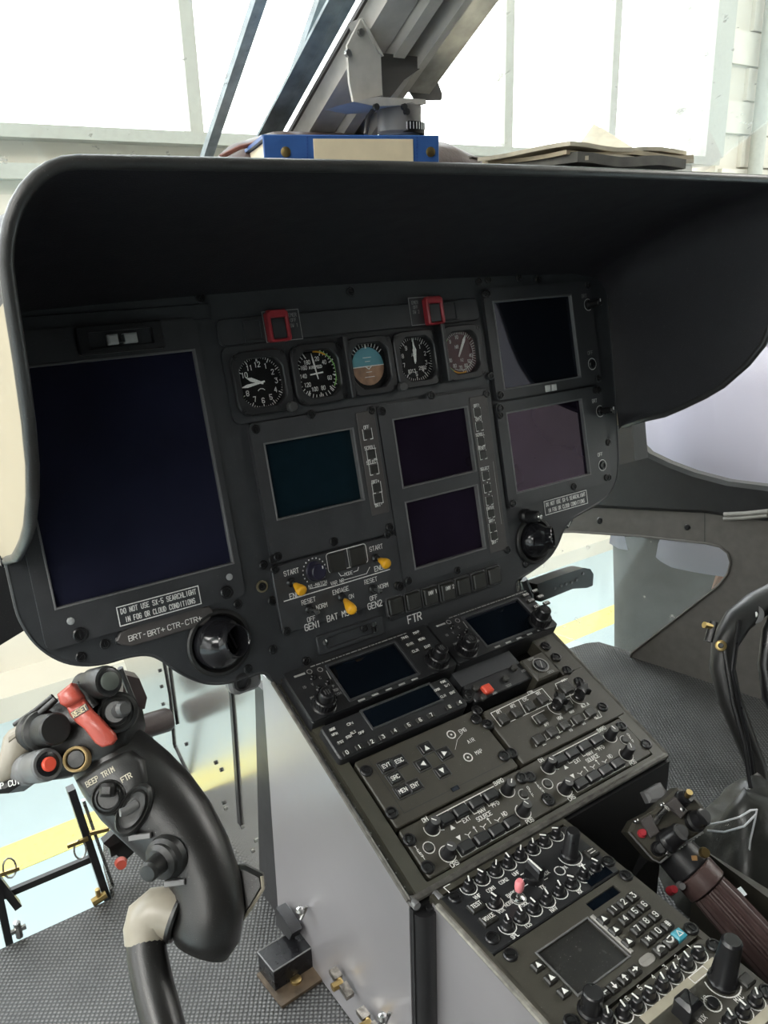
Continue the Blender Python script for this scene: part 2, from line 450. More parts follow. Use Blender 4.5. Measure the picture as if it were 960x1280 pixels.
# ================================================================ cockpit shell
# floor mat
def mat_knurl():
    m = bpy.data.materials.new('floor_mat_knurled'); m.use_nodes = True; nt = m.node_tree; N = nt.nodes; L = nt.links; b = N['Principled BSDF']
    t = N.new('ShaderNodeTexCoord'); mp = N.new('ShaderNodeMapping'); mp.inputs['Rotation'].default_value = (0, 0, .60); L.new(t.outputs['Object'], mp.inputs[0])
    v = N.new('ShaderNodeTexVoronoi'); v.voronoi_dimensions = '2D'; v.inputs['Scale'].default_value = 225; v.inputs['Randomness'].default_value = .12
    L.new(mp.outputs[0], v.inputs['Vector'])
    r = N.new('ShaderNodeValToRGB'); r.color_ramp.elements[0].position = .16; r.color_ramp.elements[0].color = (.145, .145, .14, 1)
    r.color_ramp.elements[1].position = .42; r.color_ramp.elements[1].color = (.018, .018, .017, 1); L.new(v.outputs['Distance'], r.inputs[0])  # knurl highlights put into the colour: dot tops lighter, gaps darker
    no = N.new('ShaderNodeTexNoise'); no.inputs['Scale'].default_value = 14; no.inputs['Detail'].default_value = 5; L.new(t.outputs['Object'], no.inputs[0])
    r2 = N.new('ShaderNodeValToRGB'); r2.color_ramp.elements[0].position = .35; r2.color_ramp.elements[0].color = (.55, .55, .55, 1); r2.color_ramp.elements[1].position = .7
    L.new(no.outputs['Fac'], r2.inputs[0])
    mx = N.new('ShaderNodeMix'); mx.data_type = 'RGBA'; mx.blend_type = 'MULTIPLY'; mx.inputs['Factor'].default_value = 1; L.new(r.outputs[0], mx.inputs['A']); L.new(r2.outputs[0], mx.inputs['B'])
    L.new(mx.outputs['Result'], b.inputs['Base Color']); b.inputs['Roughness'].default_value = .42
    bp = N.new('ShaderNodeBump'); bp.inputs['Strength'].default_value = .8; bp.inputs['Distance'].default_value = .0012; bp.invert = True
    L.new(v.outputs['Distance'], bp.inputs['Height']); L.new(bp.outputs[0], b.inputs['Normal']); return m
M['mat'] = mat_knurl()
g = MB(1)
poly = [(-.55, -.8), (1.5, -.8), (1.30, .30), (1.20, .60), (1.115, .92), (1.09, .932), (1.03, .94), (.60, .95), (.28, .96), (.185, .955), (.168, .90), (.160, .838), (-.55, .842)]
g.prism(poly, -.012, 0, .004, bottom=True)
free('floor', g, M['mat'], kind='structure')
# right side wall on its own plane: black window ledge, brown-grey lining with the chin window
_A = onZ(785, 820, 0); _B = onZ(960, 877, 0)
SW = Frame(_A, _B-_A, (0, 0, 1))
top = [(690, 560), (745, 545), (795, 548), (813, 566), (838, 578), (870, 590), (912, 601), (960, 607)]
mid = [(690, 632), (750, 633.5), (817, 637), (881, 640), (915, 645), (960, 650)]
T = [SW.mm(*q) for q in top]; B_ = [SW.mm(*q) for q in mid]
T = [(-520, T[0][1])]+T+[(T[-1][0]+400, T[-1][1]-30)]; B_ = [(-520, B_[0][1])]+B_+[(B_[-1][0]+400, B_[-1][1]-20)]
g = MB(); g.prism(B_+T[::-1], -12, 10, 6, bottom=True)
wr = Thing('window_ledge', 'black curved ledge under the right door window opening', 'ledge', SW, 0, 300)
wr.part('ledge_body', g, M['blackmetal'])
hole = [(640, 668), (716, 664.5), (800, 670), (884, 679), (900, 683), (910, 691), (913.5, 703), (910, 717), (898, 732), (790, 816)]
H = [SW.mm(*q) for q in hole]
H = [(-450, H[0][1])]+H+[(5, -6), (-450, -6)]
g = MB(); g.holed([(5, -12), (700, -12), (760, B_[-1][1]-4)]+[(u, v-2) for u, v in B_[::-1]]+[(-540, B_[0][1]-2), (-540, H[0][1])]+H[1:-1], [], -10, 0)
g.sweep([Vector((u, v, 1)) for u, v in H[1:12]], 2.0, 6)
sw = Thing('wall_right_side', None, None, SW, 0, 0); sw.e.name = 'wall_cockpit_right'; sw.e['kind'] = 'structure'
sw.part('lining', g, M['sidewall'])
s_ = MB().lathe([(0, 0), (5, 0), (5, 2), (3.5, 3.2)], n=12).mesh('screw', M['screw'])
u, v = SW.mm(859, 659); sw.inst('screw', s_, u, v, 0)
g = MB(); a = SW.mm(881, 641); b = SW.mm(881, 677); g.line([a, b], 1.2, .3); sw.part('seam', g, M['blackmetal'])
chin = glass('chin_glass', (.97, .98, .98), .03, dust=.35, dscale=45, haze=.06)
g = MB(); g.prism(H, -7, -4, bottom=True); sw.part('chin_pane', g, chin)
# upper door window pane
gl = [(-500, T[0][1]+1)]+T[1:]+[(T[-1][0], 760), (-500, 560)]
g = MB(); g.prism(gl, -6, -3, bottom=True); sw.part('side_pane', g, glass('door_glass', (.98, .98, .98), .02, haze=.01))
g = MB(1); pts = [SW.pt(*SW.mm(x, y, 12), 12) for x, y in ((905, 643), (930, 642), (960, 639))]
g.sweep(pts, .0035, 8); g.sweep([p-Vector((0, 0, .007)) for p in pts], .003, 8)
free('braided_cord', g, mat('cord_grey', (.25, .24, .22), .6, bump=.5, bscale=1500), 'thin grey cord lying along the black ledge at the right edge', 'cord')
# support bracket between hood and ledge
g = MB(1)
q = [onX(x, y, 1.0) for x, y in ((752, 520), (806, 522), (810, 572), (770, 582), (752, 575))]
q = [Vector(p) for p in q]
g.add(q+[p+Vector((-.03, 0, 0)) for p in q], [(0, 1, 2, 3, 4), (9, 8, 7, 6, 5)]+[(i, 5+i, 5+(i+1) % 5, (i+1) % 5) for i in range(5)])
free('support_bracket', g, M['blackmetal'], 'dark square bracket joining the hood to the ledge behind the panel', 'bracket')
# black nose frame piece seen at the far left below the hood
g = MB(1)
q = [onY(x, y, .93) for x, y in ((-25, 690), (15, 715), (26, 745), (44, 780), (-25, 822))]
g.add(q+[p+Vector((0, .03, 0)) for p in q], [(4, 3, 2, 1, 0), (5, 6, 7, 8, 9)]+[(i, (i+1) % 5, 5+(i+1) % 5, 5+i) for i in range(5)])
free('nose_frame', g, M['blackmetal'], 'black frame piece below the left end of the hood', 'frame')
# unseen cabin roof, rear bulkhead and side doors, added to block light and reflections
m_blocker = mat('blocker_lining', (.05, .048, .05), .7)
g = MB(1); wbox(g, 1.26, 1.28, -1.3, -.05, 0, 1.33); free('blocker_door_1', g, m_blocker, kind='structure')  # unseen dark door added to darken reflections in the right screens
g = MB(1); wbox(g, -.35, -.33, -1.3, -.45, 0, 1.33); free('blocker_door_2', g, m_blocker, kind='structure')
g = MB(1); wbox(g, -.35, 1.28, -1.3, .25, 1.33, 1.36); free('ceiling', g, m_blocker, kind='structure')
g = MB(1); wbox(g, -.35, 1.28, -1.3, -1.27, 0, 1.36); free('blocker_wall_rear', g, m_blocker, kind='structure')
# windscreen panes and centre post
PY, PZ = .803, CAMZ+.119; SL = Vector((0, -.132, .079)).normalized(); PN = Vector((1, 0, 0)).cross(SL)  # PN points down/back to the cabin
if PN.z > 0: PN = -PN
WSF = Frame((0, PY, PZ), (-1, 0, 0), SL)   # N = (-X) x SL
def wpt(x, s, d=0): return Vector((x, PY, PZ))+SL*s+PN*d
mw = glass('windscreen_glass', (.98, .985, .98), .02, dust=.55, dscale=55, haze=.015)
def pane(n, x0, x1):
    g = MB(1); a = [wpt(x0, -.145, -.012), wpt(x1, -.145, -.012), wpt(x1, .9, -.012), wpt(x0, .9, -.012)]
    g.add(a+[p-PN*.003 for p in a], [(0, 1, 2, 3), (7, 6, 5, 4), (0, 4, 5, 1), (1, 5, 6, 2), (2, 6, 7, 3), (3, 7, 4, 0)])
    return free(n, g, mw, kind='structure')
pane('window_2', -.35, .448); pane('window_3', .548, 1.25)
post = empty('windscreen_post', wpt(.49, -.13), 'sloping grey windscreen centre post rising behind the blue binder', 'post')
def ppart(n, x0, x1, d0, d1, m, s0=-.145, s1=.75, label=None):
    g = MB(1); q = [wpt(x+.014, s, d) for s in (s0, s1) for d in (d0, d1) for x in (x0, x1)]
    g.add(q, [(0, 1, 3, 2), (4, 6, 7, 5), (0, 4, 5, 1), (2, 3, 7, 6), (0, 2, 6, 4), (1, 5, 7, 3)])
    return free(n, g, m, label=label, parent=post)
ppart('post_face', .452, .482, -.012, .012, M['post'])
ppart('post_step', .484, .497, -.008, .022, M['post'])
ppart('post_channel', .497, .512, -.008, .006, M['post'])
ppart('seal', .449, .453, -.013, -.009, M['postdark'], label='dark rubber seal')
ppart('post_ridge', .512, .520, -.008, .028, M['post'])
ppart('heater_duct', .520, .556, -.008, .020, mat('crinkled_film', (.55, .53, .48), .2, metal=.3, bump=1.0, bscale=45, var=.5, scale=25), s0=.075, label='crinkled grey film strip')
g = MB(1); q = [wpt(x, s, d) for s in (-.145, .75) for d in (-.016, -.013) for x in (.432, .458)]  # reflection beside the post, built as a blue-grey strip on the glass
g.add(q, [(0, 1, 3, 2), (4, 6, 7, 5), (0, 4, 5, 1), (2, 3, 7, 6), (0, 2, 6, 4), (1, 5, 7, 3)]); free('reflection_strip', g, mat('reflection_blue_grey', (.20, .25, .27), .4, var=.4, scale=40, dust=.8), parent=post, label='dusty blue-grey strip standing for a reflection on the glass')
# wiper arms outside the left windscreen
m_wip = mat('wiper_blue_grey', (.26, .31, .33), .5, var=.3, scale=60, dust=.8)
for i, (a, b, w, lab) in enumerate(((((255), 205), (327, -10), .0055, 'longer blue-grey wiper bar crossing the left windscreen'), ((343, 165), (405, -10), .0045, 'blue-grey wiper bar nearest the centre post'))):
    def hit(x, y):
        o = wpt(0, 0, -.03); r = ray(x, y); return EYE+r*((o-EYE).dot(PN)/r.dot(PN))
    p0, p1 = hit(*a), hit(*b); d = (p1-p0).normalized(); sd = d.cross(PN).normalized()*w
    g = MB(1); q = [p+sd*s1+PN*s2 for p in (p0, p1) for s1, s2 in ((-1, -.004), (1, -.004), (1, .004), (-1, .004))]
    g.add(q, [(3, 2, 1, 0), (4, 5, 6, 7), (0, 1, 5, 4), (1, 2, 6, 5), (2, 3, 7, 6), (3, 0, 4, 7)])
    o = free('wiper_bar', g, m_wip, lab, 'wiper')
# ================================================================ hood (glareshield)
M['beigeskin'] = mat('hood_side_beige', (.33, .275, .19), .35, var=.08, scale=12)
prof = [(.704, .489), (.672, .503), (.640, .514), (.614, .528), (.585, .545), (.562, .561), (.534, .589), (.518, .612), (.508, .640), (.502, .675), (.500, .710)]   # lip of a side wall: Y, Z
LX, RX, TZ, CRN = .098, .872, .779, .045
lip = []; pnl = []; outb = []
def ypan(z): return OPAN.y+(z-OPAN.z)*math.tan(AL)+.008
PLX, PRX, PTZ = OPAN.x-.216, OPAN.x+.543, OPAN.z+.364*math.cos(AL)
def side(i, left):
    y, z = prof[i]; f = i/(len(prof)-1); X = LX if left else RX
    lip.append(Vector((X, y, z)))
    zp = .489+(PTZ-.045-.489)*f; xp = PLX if left else PRX
    pnl.append(Vector((xp, ypan(zp), zp))); outb.append(Vector((xp+(-.004 if left else .004), ypan(zp)+.03, zp)))
for i in range(len(prof)): side(i, True)
for k in range(1, 10):
    a = PI-PI/2*k/9
    lip.append(Vector((LX+CRN+CRN*math.cos(a)*1.0, .5, TZ-CRN*1.35+CRN*1.35*math.sin(a))))
    pnl.append(Vector((PLX+.035+.035*math.cos(a), ypan(PTZ-.035), PTZ-.045+.045*math.sin(a))))
    outb.append(Vector((LX+CRN+CRN*math.cos(a)+.13*k/9, .70+.25*k/9, TZ-.04+.046*math.sin(a))))
for k in range(1, 24):
    f = k/24; x = LX+CRN+(RX-LX-2*CRN)*f; b = math.sin(PI*f)
    lip.append(Vector((x, .5, TZ+.002*b+.006*f*0))); xp = PLX+.035+(PRX-PLX-.07)*f
    pnl.append(Vector((xp, ypan(PTZ), PTZ+.006*b))); outb.append(Vector((x+.13*(1-f), .95, TZ+.004)))
for k in range(0, 9):
    a = PI/2-PI/2*k/9
    lip.append(Vector((RX-CRN+CRN*math.cos(a), .5, TZ-CRN*1.35+CRN*1.35*math.sin(a))))
    pnl.append(Vector((PRX-.035+.035*math.cos(a), ypan(PTZ-.035), PTZ-.045+.045*math.sin(a))))
    outb.append(Vector((RX-CRN+CRN*math.cos(a), .95-.25*k/9, TZ-.04+.046*math.sin(a))))
for i in range(len(prof)-1, -1, -1): side(i, False)
hood = empty('glareshield', (.485, .72, TZ), 'big black leather covered hood arching over the whole instrument panel', 'hood')
n = len(lip); cen = Vector((.485, 0, .6))
g = MB(1); NS = 7
def outlip(p):
    d = Vector((p.x-.485, 0, max(0, p.z-.70)*3)); s_ = Vector((0, 0, 0))
    if p.x < LX+.001: return p+Vector((-.005, 0, 0))
    if p.x > RX-.001: return p+Vector((.005, 0, 0))
    if LX+CRN <= p.x <= RX-CRN: return p+Vector((0, 0, .005))
    c = Vector((LX+CRN if p.x < .485 else RX-CRN, .5, TZ-CRN*1.35)); return p+(p-c).normalized()*.005
vs = []
for s in range(NS):
    f = s/(NS-1)
    for a, b in zip(lip, pnl):
        q = a.lerp(b, f); bul = math.sin(PI*f)*.010
        vs.append(q+Vector((0, 0, bul if q.z > .6 else 0)))
fs = [(s*n+i, s*n+i+1, (s+1)*n+i+1, (s+1)*n+i) for s in range(NS-1) for i in range(n-1)]
g.add(vs, fs)
vs = []
for s in range(NS):
    f = s/(NS-1)
    for a, b in zip(lip, outb): vs.append(outlip(a).lerp(b, f))
free('hood_shell', g, M['leather'], parent=hood, sharp=1.2)
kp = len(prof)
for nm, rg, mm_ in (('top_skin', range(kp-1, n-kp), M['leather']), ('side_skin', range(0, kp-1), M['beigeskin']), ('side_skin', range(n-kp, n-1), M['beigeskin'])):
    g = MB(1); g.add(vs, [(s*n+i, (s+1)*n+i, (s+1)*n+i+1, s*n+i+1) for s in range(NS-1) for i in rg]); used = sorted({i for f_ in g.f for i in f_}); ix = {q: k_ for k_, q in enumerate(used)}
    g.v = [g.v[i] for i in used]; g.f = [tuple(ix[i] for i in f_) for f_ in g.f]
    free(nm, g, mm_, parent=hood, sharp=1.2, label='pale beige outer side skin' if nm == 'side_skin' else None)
g = MB(1); g.sweep([(p+outlip(p))/2+Vector((0, -.001, 0)) for p in lip], .0042, 10, up=(0, 1, 0)); free('rim', g, M['rim'], parent=hood, sharp=3, label='rolled edge bead')
# ================================================================ instrument panel board
outl = [(-213, 378), (-213, 125), (-206, 101), (-192, 82), (-175, 71), (-154, 66), (-134, 66.5), (-115, 63), (-103, 52), (-94, 40), (-80, 27), (-66, 18), (-50, 13.5), (-30, 12), (-11, 13), (-3, 1), (-3, -6), (322, -6), (322, 18), (340, 20), (357, 24), (383, 31), (401, 45), (412, 60), (425, 69), (440, 73), (476, 79), (495, 84), (509, 93), (519, 104), (526, 125), (529, 150), (535, 226), (541, 378)]
def smooth(poly, it=1):
    for _ in range(it):
        o = []
        for i in range(len(poly)):
            a, b = Vector(poly[i]), Vector(poly[(i+1) % len(poly)])
            if (b-a).length > 60: o += [tuple(a.lerp(b, 4/(b-a).length)), tuple(b.lerp(a, 4/(b-a).length))]
            else: o += [tuple(a.lerp(b, .25)), tuple(a.lerp(b, .75))]
        poly = o
    return poly
outl = smooth(outl, 2)
VL, VR = PAN.mm(274, 803), PAN.mm(667, 675)
circ = lambda c, r, n=28: [(c[0]+r*math.cos(2*PI*i/n), c[1]+r*math.sin(2*PI*i/n)) for i in range(n)]
ip = Thing('instrument_panel', 'wide black cockpit instrument panel board under the hood', 'instrument panel', PAN, 160, 0)
g = MB(); g.holed(outl, [circ(VL, 28), circ(VR, 26)], -14, 0)
g.sweep([Vector((u, v, -1)) for u, v in outl]+[Vector((*outl[0], -1))], 1.8, 6, cap=False, up=(0, 0, 1))
ip.part('board', g, M['panel'])
# shared hardware
scr = MB().lathe([(4.6, 0), (4.6, 1.2), (3.9, 1.9), (3.0, 2.0), (2.9, 1.0)], n=14); scr.box(0, 0, 4.6, .9, .9, 1.7)
SCREW = scr.mesh('screw', M['screw'])
big = MB().lathe([(6.4, 0), (6.4, 1.5), (5.4, 2.4), (4.2, 2.5), (4.0, 1.2)], n=16); big.box(0, 0, 6.4, 1.4, 1.0, 2.1)
DZUS = big.mesh('screw', M['screw'])
pin = MB().lathe([(3.2, 0), (3.2, .8), (2.6, 1.2)], n=14).mesh('cover_disc', mat('disc_grey', (.30, .31, .31), .5))
def scr_at(T, pix, me=None, n=0, F=PAN):
    for x, y in pix: u, v = F.mm(x, y, n); T.inst('screw', me or SCREW, u, v, n, rot=random.random()*3)
scr_at(ip, [(131, 805), (150, 800), (101, 821), (297, 755), (259, 768), (340, 751), (329, 706), (341, 812), (310, 836), (250, 372), (438, 364), (222, 407), (305, 410), (338, 398), (648, 347), (672, 349), (610, 350), (655, 766), (715, 612), (657, 705), (749, 651), (389, 838), (640, 612), (383, 826), (455, 785), (560, 498), (598, 352)])
# placards and key strip
def placard(c, wd, h, lines, th, name='placard', lbl=None, m=None, z=0):
    g = MB(); g.box(c[0], c[1], wd, h, z, z+.8, .3, mi=0)
    g.line(rr(c[0], c[1], wd-1.2, h-1.2), .9, z+.95, mi=1, close=True)
    for i, t in enumerate(lines):
        g.text(t, c[0], c[1]+(h*.22 if i == 0 else -h*.22), th, z+.95, mi=1, fit=wd-(7 if i == 0 else 12), w=.72)
    return ip.part(name, g, [m or M['panel'], M['white']], label=lbl)
placard((-99, 104), 76, 18, ['DO NOT USE SX-5 SEARCHLIGHT', 'IN FOG OR CLOUD CONDITIONS'], 4.4, lbl='black placard with white lettering below the tall left screen', z=5)
placard((422, 92.5), 76, 18, ['DO NOT USE SX-5 SEARCHLIGHT', 'IN FOG OR CLOUD CONDITIONS'], 4.4, lbl='small black placard with pale lettering at lower right')
a, b = Vector(PAN.mm(150, 800)), Vector(PAN.mm(262, 766)); c = (a+b)/2
g = MB(); g.prism([(c.x+u, c.y+v) for u, v in ((-46, 0), (-42, 6), (-34, 9.5), (34, 9.5), (42, 7), (46, 0), (40, -5), (34, -8.5), (-34, -8.5), (-42, -5))], 0, 3.5, 1.2)
ks = ip.part('key_strip', g, M['bezelbrown'])
g = MB()
for t, px in (('BRT-', (172, 796)), ('BRT+', (195.5, 790)), ('CTR-', (220, 782.5)), ('CTR+', (242, 776))):
    u, v = PAN.mm(*px, 3.6); g.text(t, u, v+.5, 4.6, 3.7, fit=15.5)
ip.part('lettering', g, M['white'])
for x, y in ((88, 776), (286, 721)): u, v = PAN.mm(x, y, 4); ip.inst('cover_disc', pin, u, v, 5)
g = MB(); u, v = PAN.mm(518, 772, 0); g.text('FTR', u, v, 8.5, .3, w=1.3); ip.part('lettering', g, M['white'])
for x, y in ((327, 733),):
    u, v = PAN.mm(x, y); ip.part('ring_socket', MB().lathe([(6, 0), (6, 1.6), (5, 2), (4.2, 2)], u, v, cap=False), mat('socket_ring', (.22, .19, .12), .35, metal=.6)); ip.part('socket_core', MB().lathe([(4.3, .1), (4.3, 1.4), (2.2, 1.4), (2, .6)], u, v), M['screw'])
# maintenance recess under the switch plate
a, b = PAN.mm(407, 804), PAN.mm(468, 783)
g = MB(); g.ring(rr((a[0]+b[0])/2, (a[1]+b[1])/2, 82, 20, 3), rr((a[0]+b[0])/2, (a[1]+b[1])/2, 60, 11, 1), 0, 3, .8, zi=.2)
g.lathe([(2.8, 0), (2.8, 3.4), (1.8, 3.9)], a[0]-2, a[1]+2, 12, mi=1)
for k in range(4): g.box(b[0]-2+3*(k % 2)-1.5, b[1]+3-6*(k//2), 1.6, 5, 0, 4.4, mi=1)
ip.part('hour_meter_frame', g, [M['panel'], M['steel']], label='slim recessed slot with a bright screw and clip')
# raised strips of the board
g = MB(); g.box(162, 336.5, 318, 25, 0, 2.5, 1, r=6); sp_ = ip.part('upper_strip', g, M['bezel'])
g = MB(); g.holed(rr(162.5, 287, 320, 72, 8), [circ((x, 288+.01*x), 28.6, 20) for x in (38, 100, 162, 223, 286)], 0, 3.2); ip.part('gauge_plate', g, M['panel'])
g = MB(); g.box(-100, 357, 200, 14, 0, 2, .6); ip.part('upper_strip', g, M['panel'])
# ---------------------------------------------------------------- screens
def screen_unit(label, box, scr_, proud=5, mscr='screen', lip_=1.6, r=5, extra=None, name='display_unit', cat='display', mb_='bezel', screws=True, tilt=0):
    u0, v0, u1, v1 = box; T = Thing(name, label, cat, PAN, (u0+u1)/2, (v0+v1)/2)
    g = MB(); cu, cv, w, h = (u0+u1)/2, (v0+v1)/2, u1-u0, v1-v0
    holes = [rr((a+c)/2, (b+d)/2, c-a, d-b) for a, b, c, d in scr_]
    g.holed(rr(cu, cv, w, h, r), holes, 0, proud)
    T.part('bezel', g, M[mb_])
    for i, (a, b, c, d) in enumerate(scr_):
        g = MB(); g.ring(rr((a+c)/2, (b+d)/2, c-a+3.0, d-b+3.0), rr((a+c)/2, (b+d)/2, c-a-.6, d-b-.6), proud-.1, proud+.7, .35, zi=.6)
        T.part('screen_trim', g, M['edge'])
        g = MB(); g.box((a+c)/2, (b+d)/2, c-a, d-b, 0, .8)
        T.part('screen', g, M[mscr])
    if screws:
        for u, v in ((u0+6, v1-6), (u1-6, v1-6), (u0+6, v0+6), (u1-6, v0+6)): T.inst('screw', SCREW, u, v, proud, rot=random.random()*3)
    return T
T = screen_unit('tallest display, full height of the left end of the panel', (-198, 91.5, -17, 352), [(-184, 125, -24, 323)], 5, 'screen_blue', r=6, screws=False)
scr_at(T, [(100, 793), (283, 740)], DZUS, 5)
# lamp slot above the tall screen
a = PAN.mm(150, 423, 3)
g = MB(); g.ring(rr(a[0], a[1], 74, 24, 2), rr(a[0], a[1], 54, 13, 1), 4.5, 9, 1, zi=4.8); lt = T.part('slide_housing', g, M['unit'])
g = MB(); g.box(a[0]+7, a[1]-1, 12, 8.5, 5, 11, 1.5); g.box(a[0]-8, a[1]-1, 9, 8.5, 5, 11, 1.5); T.part('slide_roller', g, mat('roller_white', (.55, .55, .53), .35), label='pale roller')
g = MB(); g.box(a[0]-24, a[1]-8, 12, 1.6, 5, 9.5); g.box(a[0]-.5, a[1]-1, 4, 6, 5, 12, 1); T.part('slide_pin', g, M['blackmetal'])
def brackets(g, u, v, w, h, z, up=False, full=False, lw=.75):
    """white corner marks around a soft key"""
    s = -1 if not up else 1; e = w*.28
    for sx in (-1, 1):
        g.line([(u+sx*w/2, v-s*h/2), (u+sx*w/2, v+s*h/2), (u+sx*(w/2-e), v+s*h/2)], lw, z)
KEY = MB().box(0, 0, 9.5, 8.5, 0, 1.4, .5, r=1).mesh('soft_key', M['keycap'])
def keystrip(T, box, keys, labels, z, dots=None, msz=(11, 11), th=3.4):
    u0, v0, u1, v1 = box; g = MB(); g.box((u0+u1)/2, (v0+v1)/2, u1-u0, v1-v0, z-.5, z+1.2, .5, r=2); T.part('key_strip', g, M['bezelbrown'])
    g = MB()
    for i, (x, y) in enumerate(keys):
        u, v = PAN.mm(x, y, z+1); T.inst('soft_key', KEY, u, v, z+1.1); brackets(g, u, v, msz[0], msz[1], z+1.35, up=False)
    for t, x, y in labels:
        u, v = PAN.mm(x, y, z+1); g.text(t, u, v, th, z+1.35, w=.6, asp=.75)
    if dots:
        for x, y in dots: u, v = PAN.mm(x, y, z+1); g.box(u, v, 1.2, 1.2, z+1.2, z+1.4)
    T.part('lettering', g, M['white'])
T = screen_unit('middle left display with a dark green tinted screen', (16, 114, 160.5, 250), [(29, 155.5, 128.5, 228.5)], 6, 'screen_green')
keystrip(T, (135, 136, 157, 244), [(459.4, 542.7), (464, 567.7), (467.3, 586.5), (470.8, 609.4), (472.5, 622.9)], [('OFF', 457.7, 534), ('SCROLL', 462.5, 559.4), ('SELECT', 465, 577.5), ('BRT+', 469, 602), ('BRT-', 473.3, 630.9)], 6)
scr_at(T, [(389, 518), (417, 677)], SCREW, 6)
T = screen_unit('tall twin display with two purple tinted screens, centre of the panel', (162, 52, 318, 247), [(180, 158, 281.5, 230), (180, 68.5, 280, 141)], 6, 'screen_purple')
keystrip(T, (286, 60, 312, 240), [(596.5, 515.4), (599, 533), (601, 552), (603.8, 568.5), (607, 594.6), (609, 610), (611.5, 625.8), (613.5, 641.7), (615.6, 659.4), (617.3, 669.8)],
         [('OFF1', 595.4, 507), ('OFF2', 598, 524), ('SCROLL', 600, 543), ('RESET', 602, 560), ('SELECT', 605.8, 585.6), ('ENTER', 612.5, 634.8), ('BRT+', 614.6, 650.8), ('BRT-', 618.3, 677.5)], 6, msz=(10, 10), th=3.2, dots=[(609, 603), (611, 618), (612, 622)])
g = MB(); a = PAN.mm(616.5, 577, 7.4); b = PAN.mm(627, 655, 7.4); g.line([a, b], .6, 7.3); T.part('lettering', g, M['dimwhite'])
scr_at(T, [(539, 494), (572, 713), (500, 733)], SCREW, 6)
def ring_knob(T, u, v, z, long=0, pix=None):
    g = MB(); g.arc(u, v, 7, 60 if long else 0, 300 if long else 360, .8, z+.3, 20); T.part('lettering', g, M['white'])
    g = MB().lathe([(5.2, 0), (5.2, 1.5), (4.6, 2.2), (3, 2.2), (3, .8)] if not long else [(5.6, 0), (5.6, 3), (4.6, 4), (4.6, long-1), (3.8, long)], u, v, 18, z=z)
    T.part('knob' if long else 'push_button', g, M['knob'])
    if long: g = MB(); g.box(u, v+2.2, 1.0, 3.4, z+long, z+long+.4); T.part('pointer', g, M['white'])
T = screen_unit('upper right display, nearly black, shaded by the hood', (328, 231, 506, 358), [(342, 243, 469, 342)], 5, 'screen')
u, v = PAN.mm(735, 381, 5); ring_knob(T, u, v, 5, 20)
u, v = PAN.mm(740, 455, 5); ring_knob(T, u, v, 5)
g = MB(); u, v = PAN.mm(730, 370, 5); g.text('BRT', u, v, 4.2, 5.3); u, v = PAN.mm(737.5, 441, 5); g.text('OFF', u, v, 4.2, 5.3); T.part('lettering', g, M['dimwhite'])
scr_at(T, [(605, 368), (613, 470), (744, 488)], SCREW, 5)
u, v = PAN.mm(688, 485, 6); g = MB(); g.box(u-5, v, 6, 8, 5, 9, 1); g.box(u+4.5, v, 8, 8, 5, 9, 1); T.part('latch', g, mat('latch_pale', (.5, .5, .48), .35), label='small pale latch')
T = screen_unit('lower right display mirroring pink and violet shapes', (325, 104, 504, 228), [(340, 121, 465.5, 214.5)], 5, 'screen_purple')
u, v = PAN.mm(750, 514, 5); ring_knob(T, u, v, 5, 22)
u, v = PAN.mm(753, 581.5, 5); ring_knob(T, u, v, 5)
g = MB(); u, v = PAN.mm(743, 501, 5); g.text('BRT', u, v, 4.2, 5.3); u, v = PAN.mm(750, 568, 5); g.text('OFF', u, v, 4.2, 5.3); T.part('lettering', g, M['white'])
scr_at(T, [(625, 519), (758, 597), (760, 553), (717, 608)], SCREW, 5)
# ---------------------------------------------------------------- gauges
def dial_gauge(label, u, v, face, knob=None, R=24.5, shape='square', group=None, mdial='dial'):
    T = Thing('gauge', label, 'gauge', PAN, u, v); z0 = 3.2
    o = rr(u, v, 59, 60, 13, 6); n = len(o)
    inn = [(u+R*1.06*math.cos(math.atan2(q[1]-v, q[0]-u)), v+R*1.06*math.sin(math.atan2(q[1]-v, q[0]-u))) for q in o]
    g = MB(); g.ring(o, inn, z0, z0+6, 1.2, zi=z0-2.5); T.part('bezel', g, M['unit'])
    g = MB(); g.lathe([(R*1.05, 1.0), (R*1.05, 1.2)], u, v, 32); T.part('dial', g, M[mdial])
    face(T, u, v, R, 1.4)
    for sx, sy in ((-1, 1), (1, 1), (-1, -1), (1, -1)): T.inst('screw', SCREW, u+sx*24.5, v+sy*25, z0+5, k=.62)
    if knob:
        g = MB().lathe([(5, 0), (5, 6), (4, 7)], u+knob[0], v+knob[1], 14, z=z0+5); T.part('knob', g, M['knobcap'] if len(knob) < 3 else M['knob'])
    g = MB().lathe([(R*1.04, 5.2), (R*1.04, 5.6)], u, v, 32); T.part('glass', g, M['glassy'])
    return T
def P2(u, v, r, deg): a = math.radians(90-deg); return (u+r*math.cos(a), v+r*math.sin(a))
def ticks(g, u, v, r0, r1, a0, a1, n, w, z, mi=0):
    for i in range(n+1):
        d = a0+(a1-a0)*i/n; g.line([P2(u, v, r0, d), P2(u, v, r1, d)], w, z, mi=mi)
def needle(T, u, v, deg, L, w, z, m='white', tail=.2):
    a, b = P2(u, v, L, deg), P2(u, v, -L*tail, deg); d = (Vector(a)-Vector(b)).normalized(); q = Vector((-d.y, d.x))
    A, B, C_, D = Vector(a), Vector(a).lerp(Vector(b), .28)+q*w, Vector(b), Vector(a).lerp(Vector(b), .28)-q*w
    g = MB(); g.prism([tuple(A), tuple(B), tuple(C_+q*w*.5), tuple(C_-q*w*.5), tuple(D)], z, z+.4); T.part('needle', g, M[m])
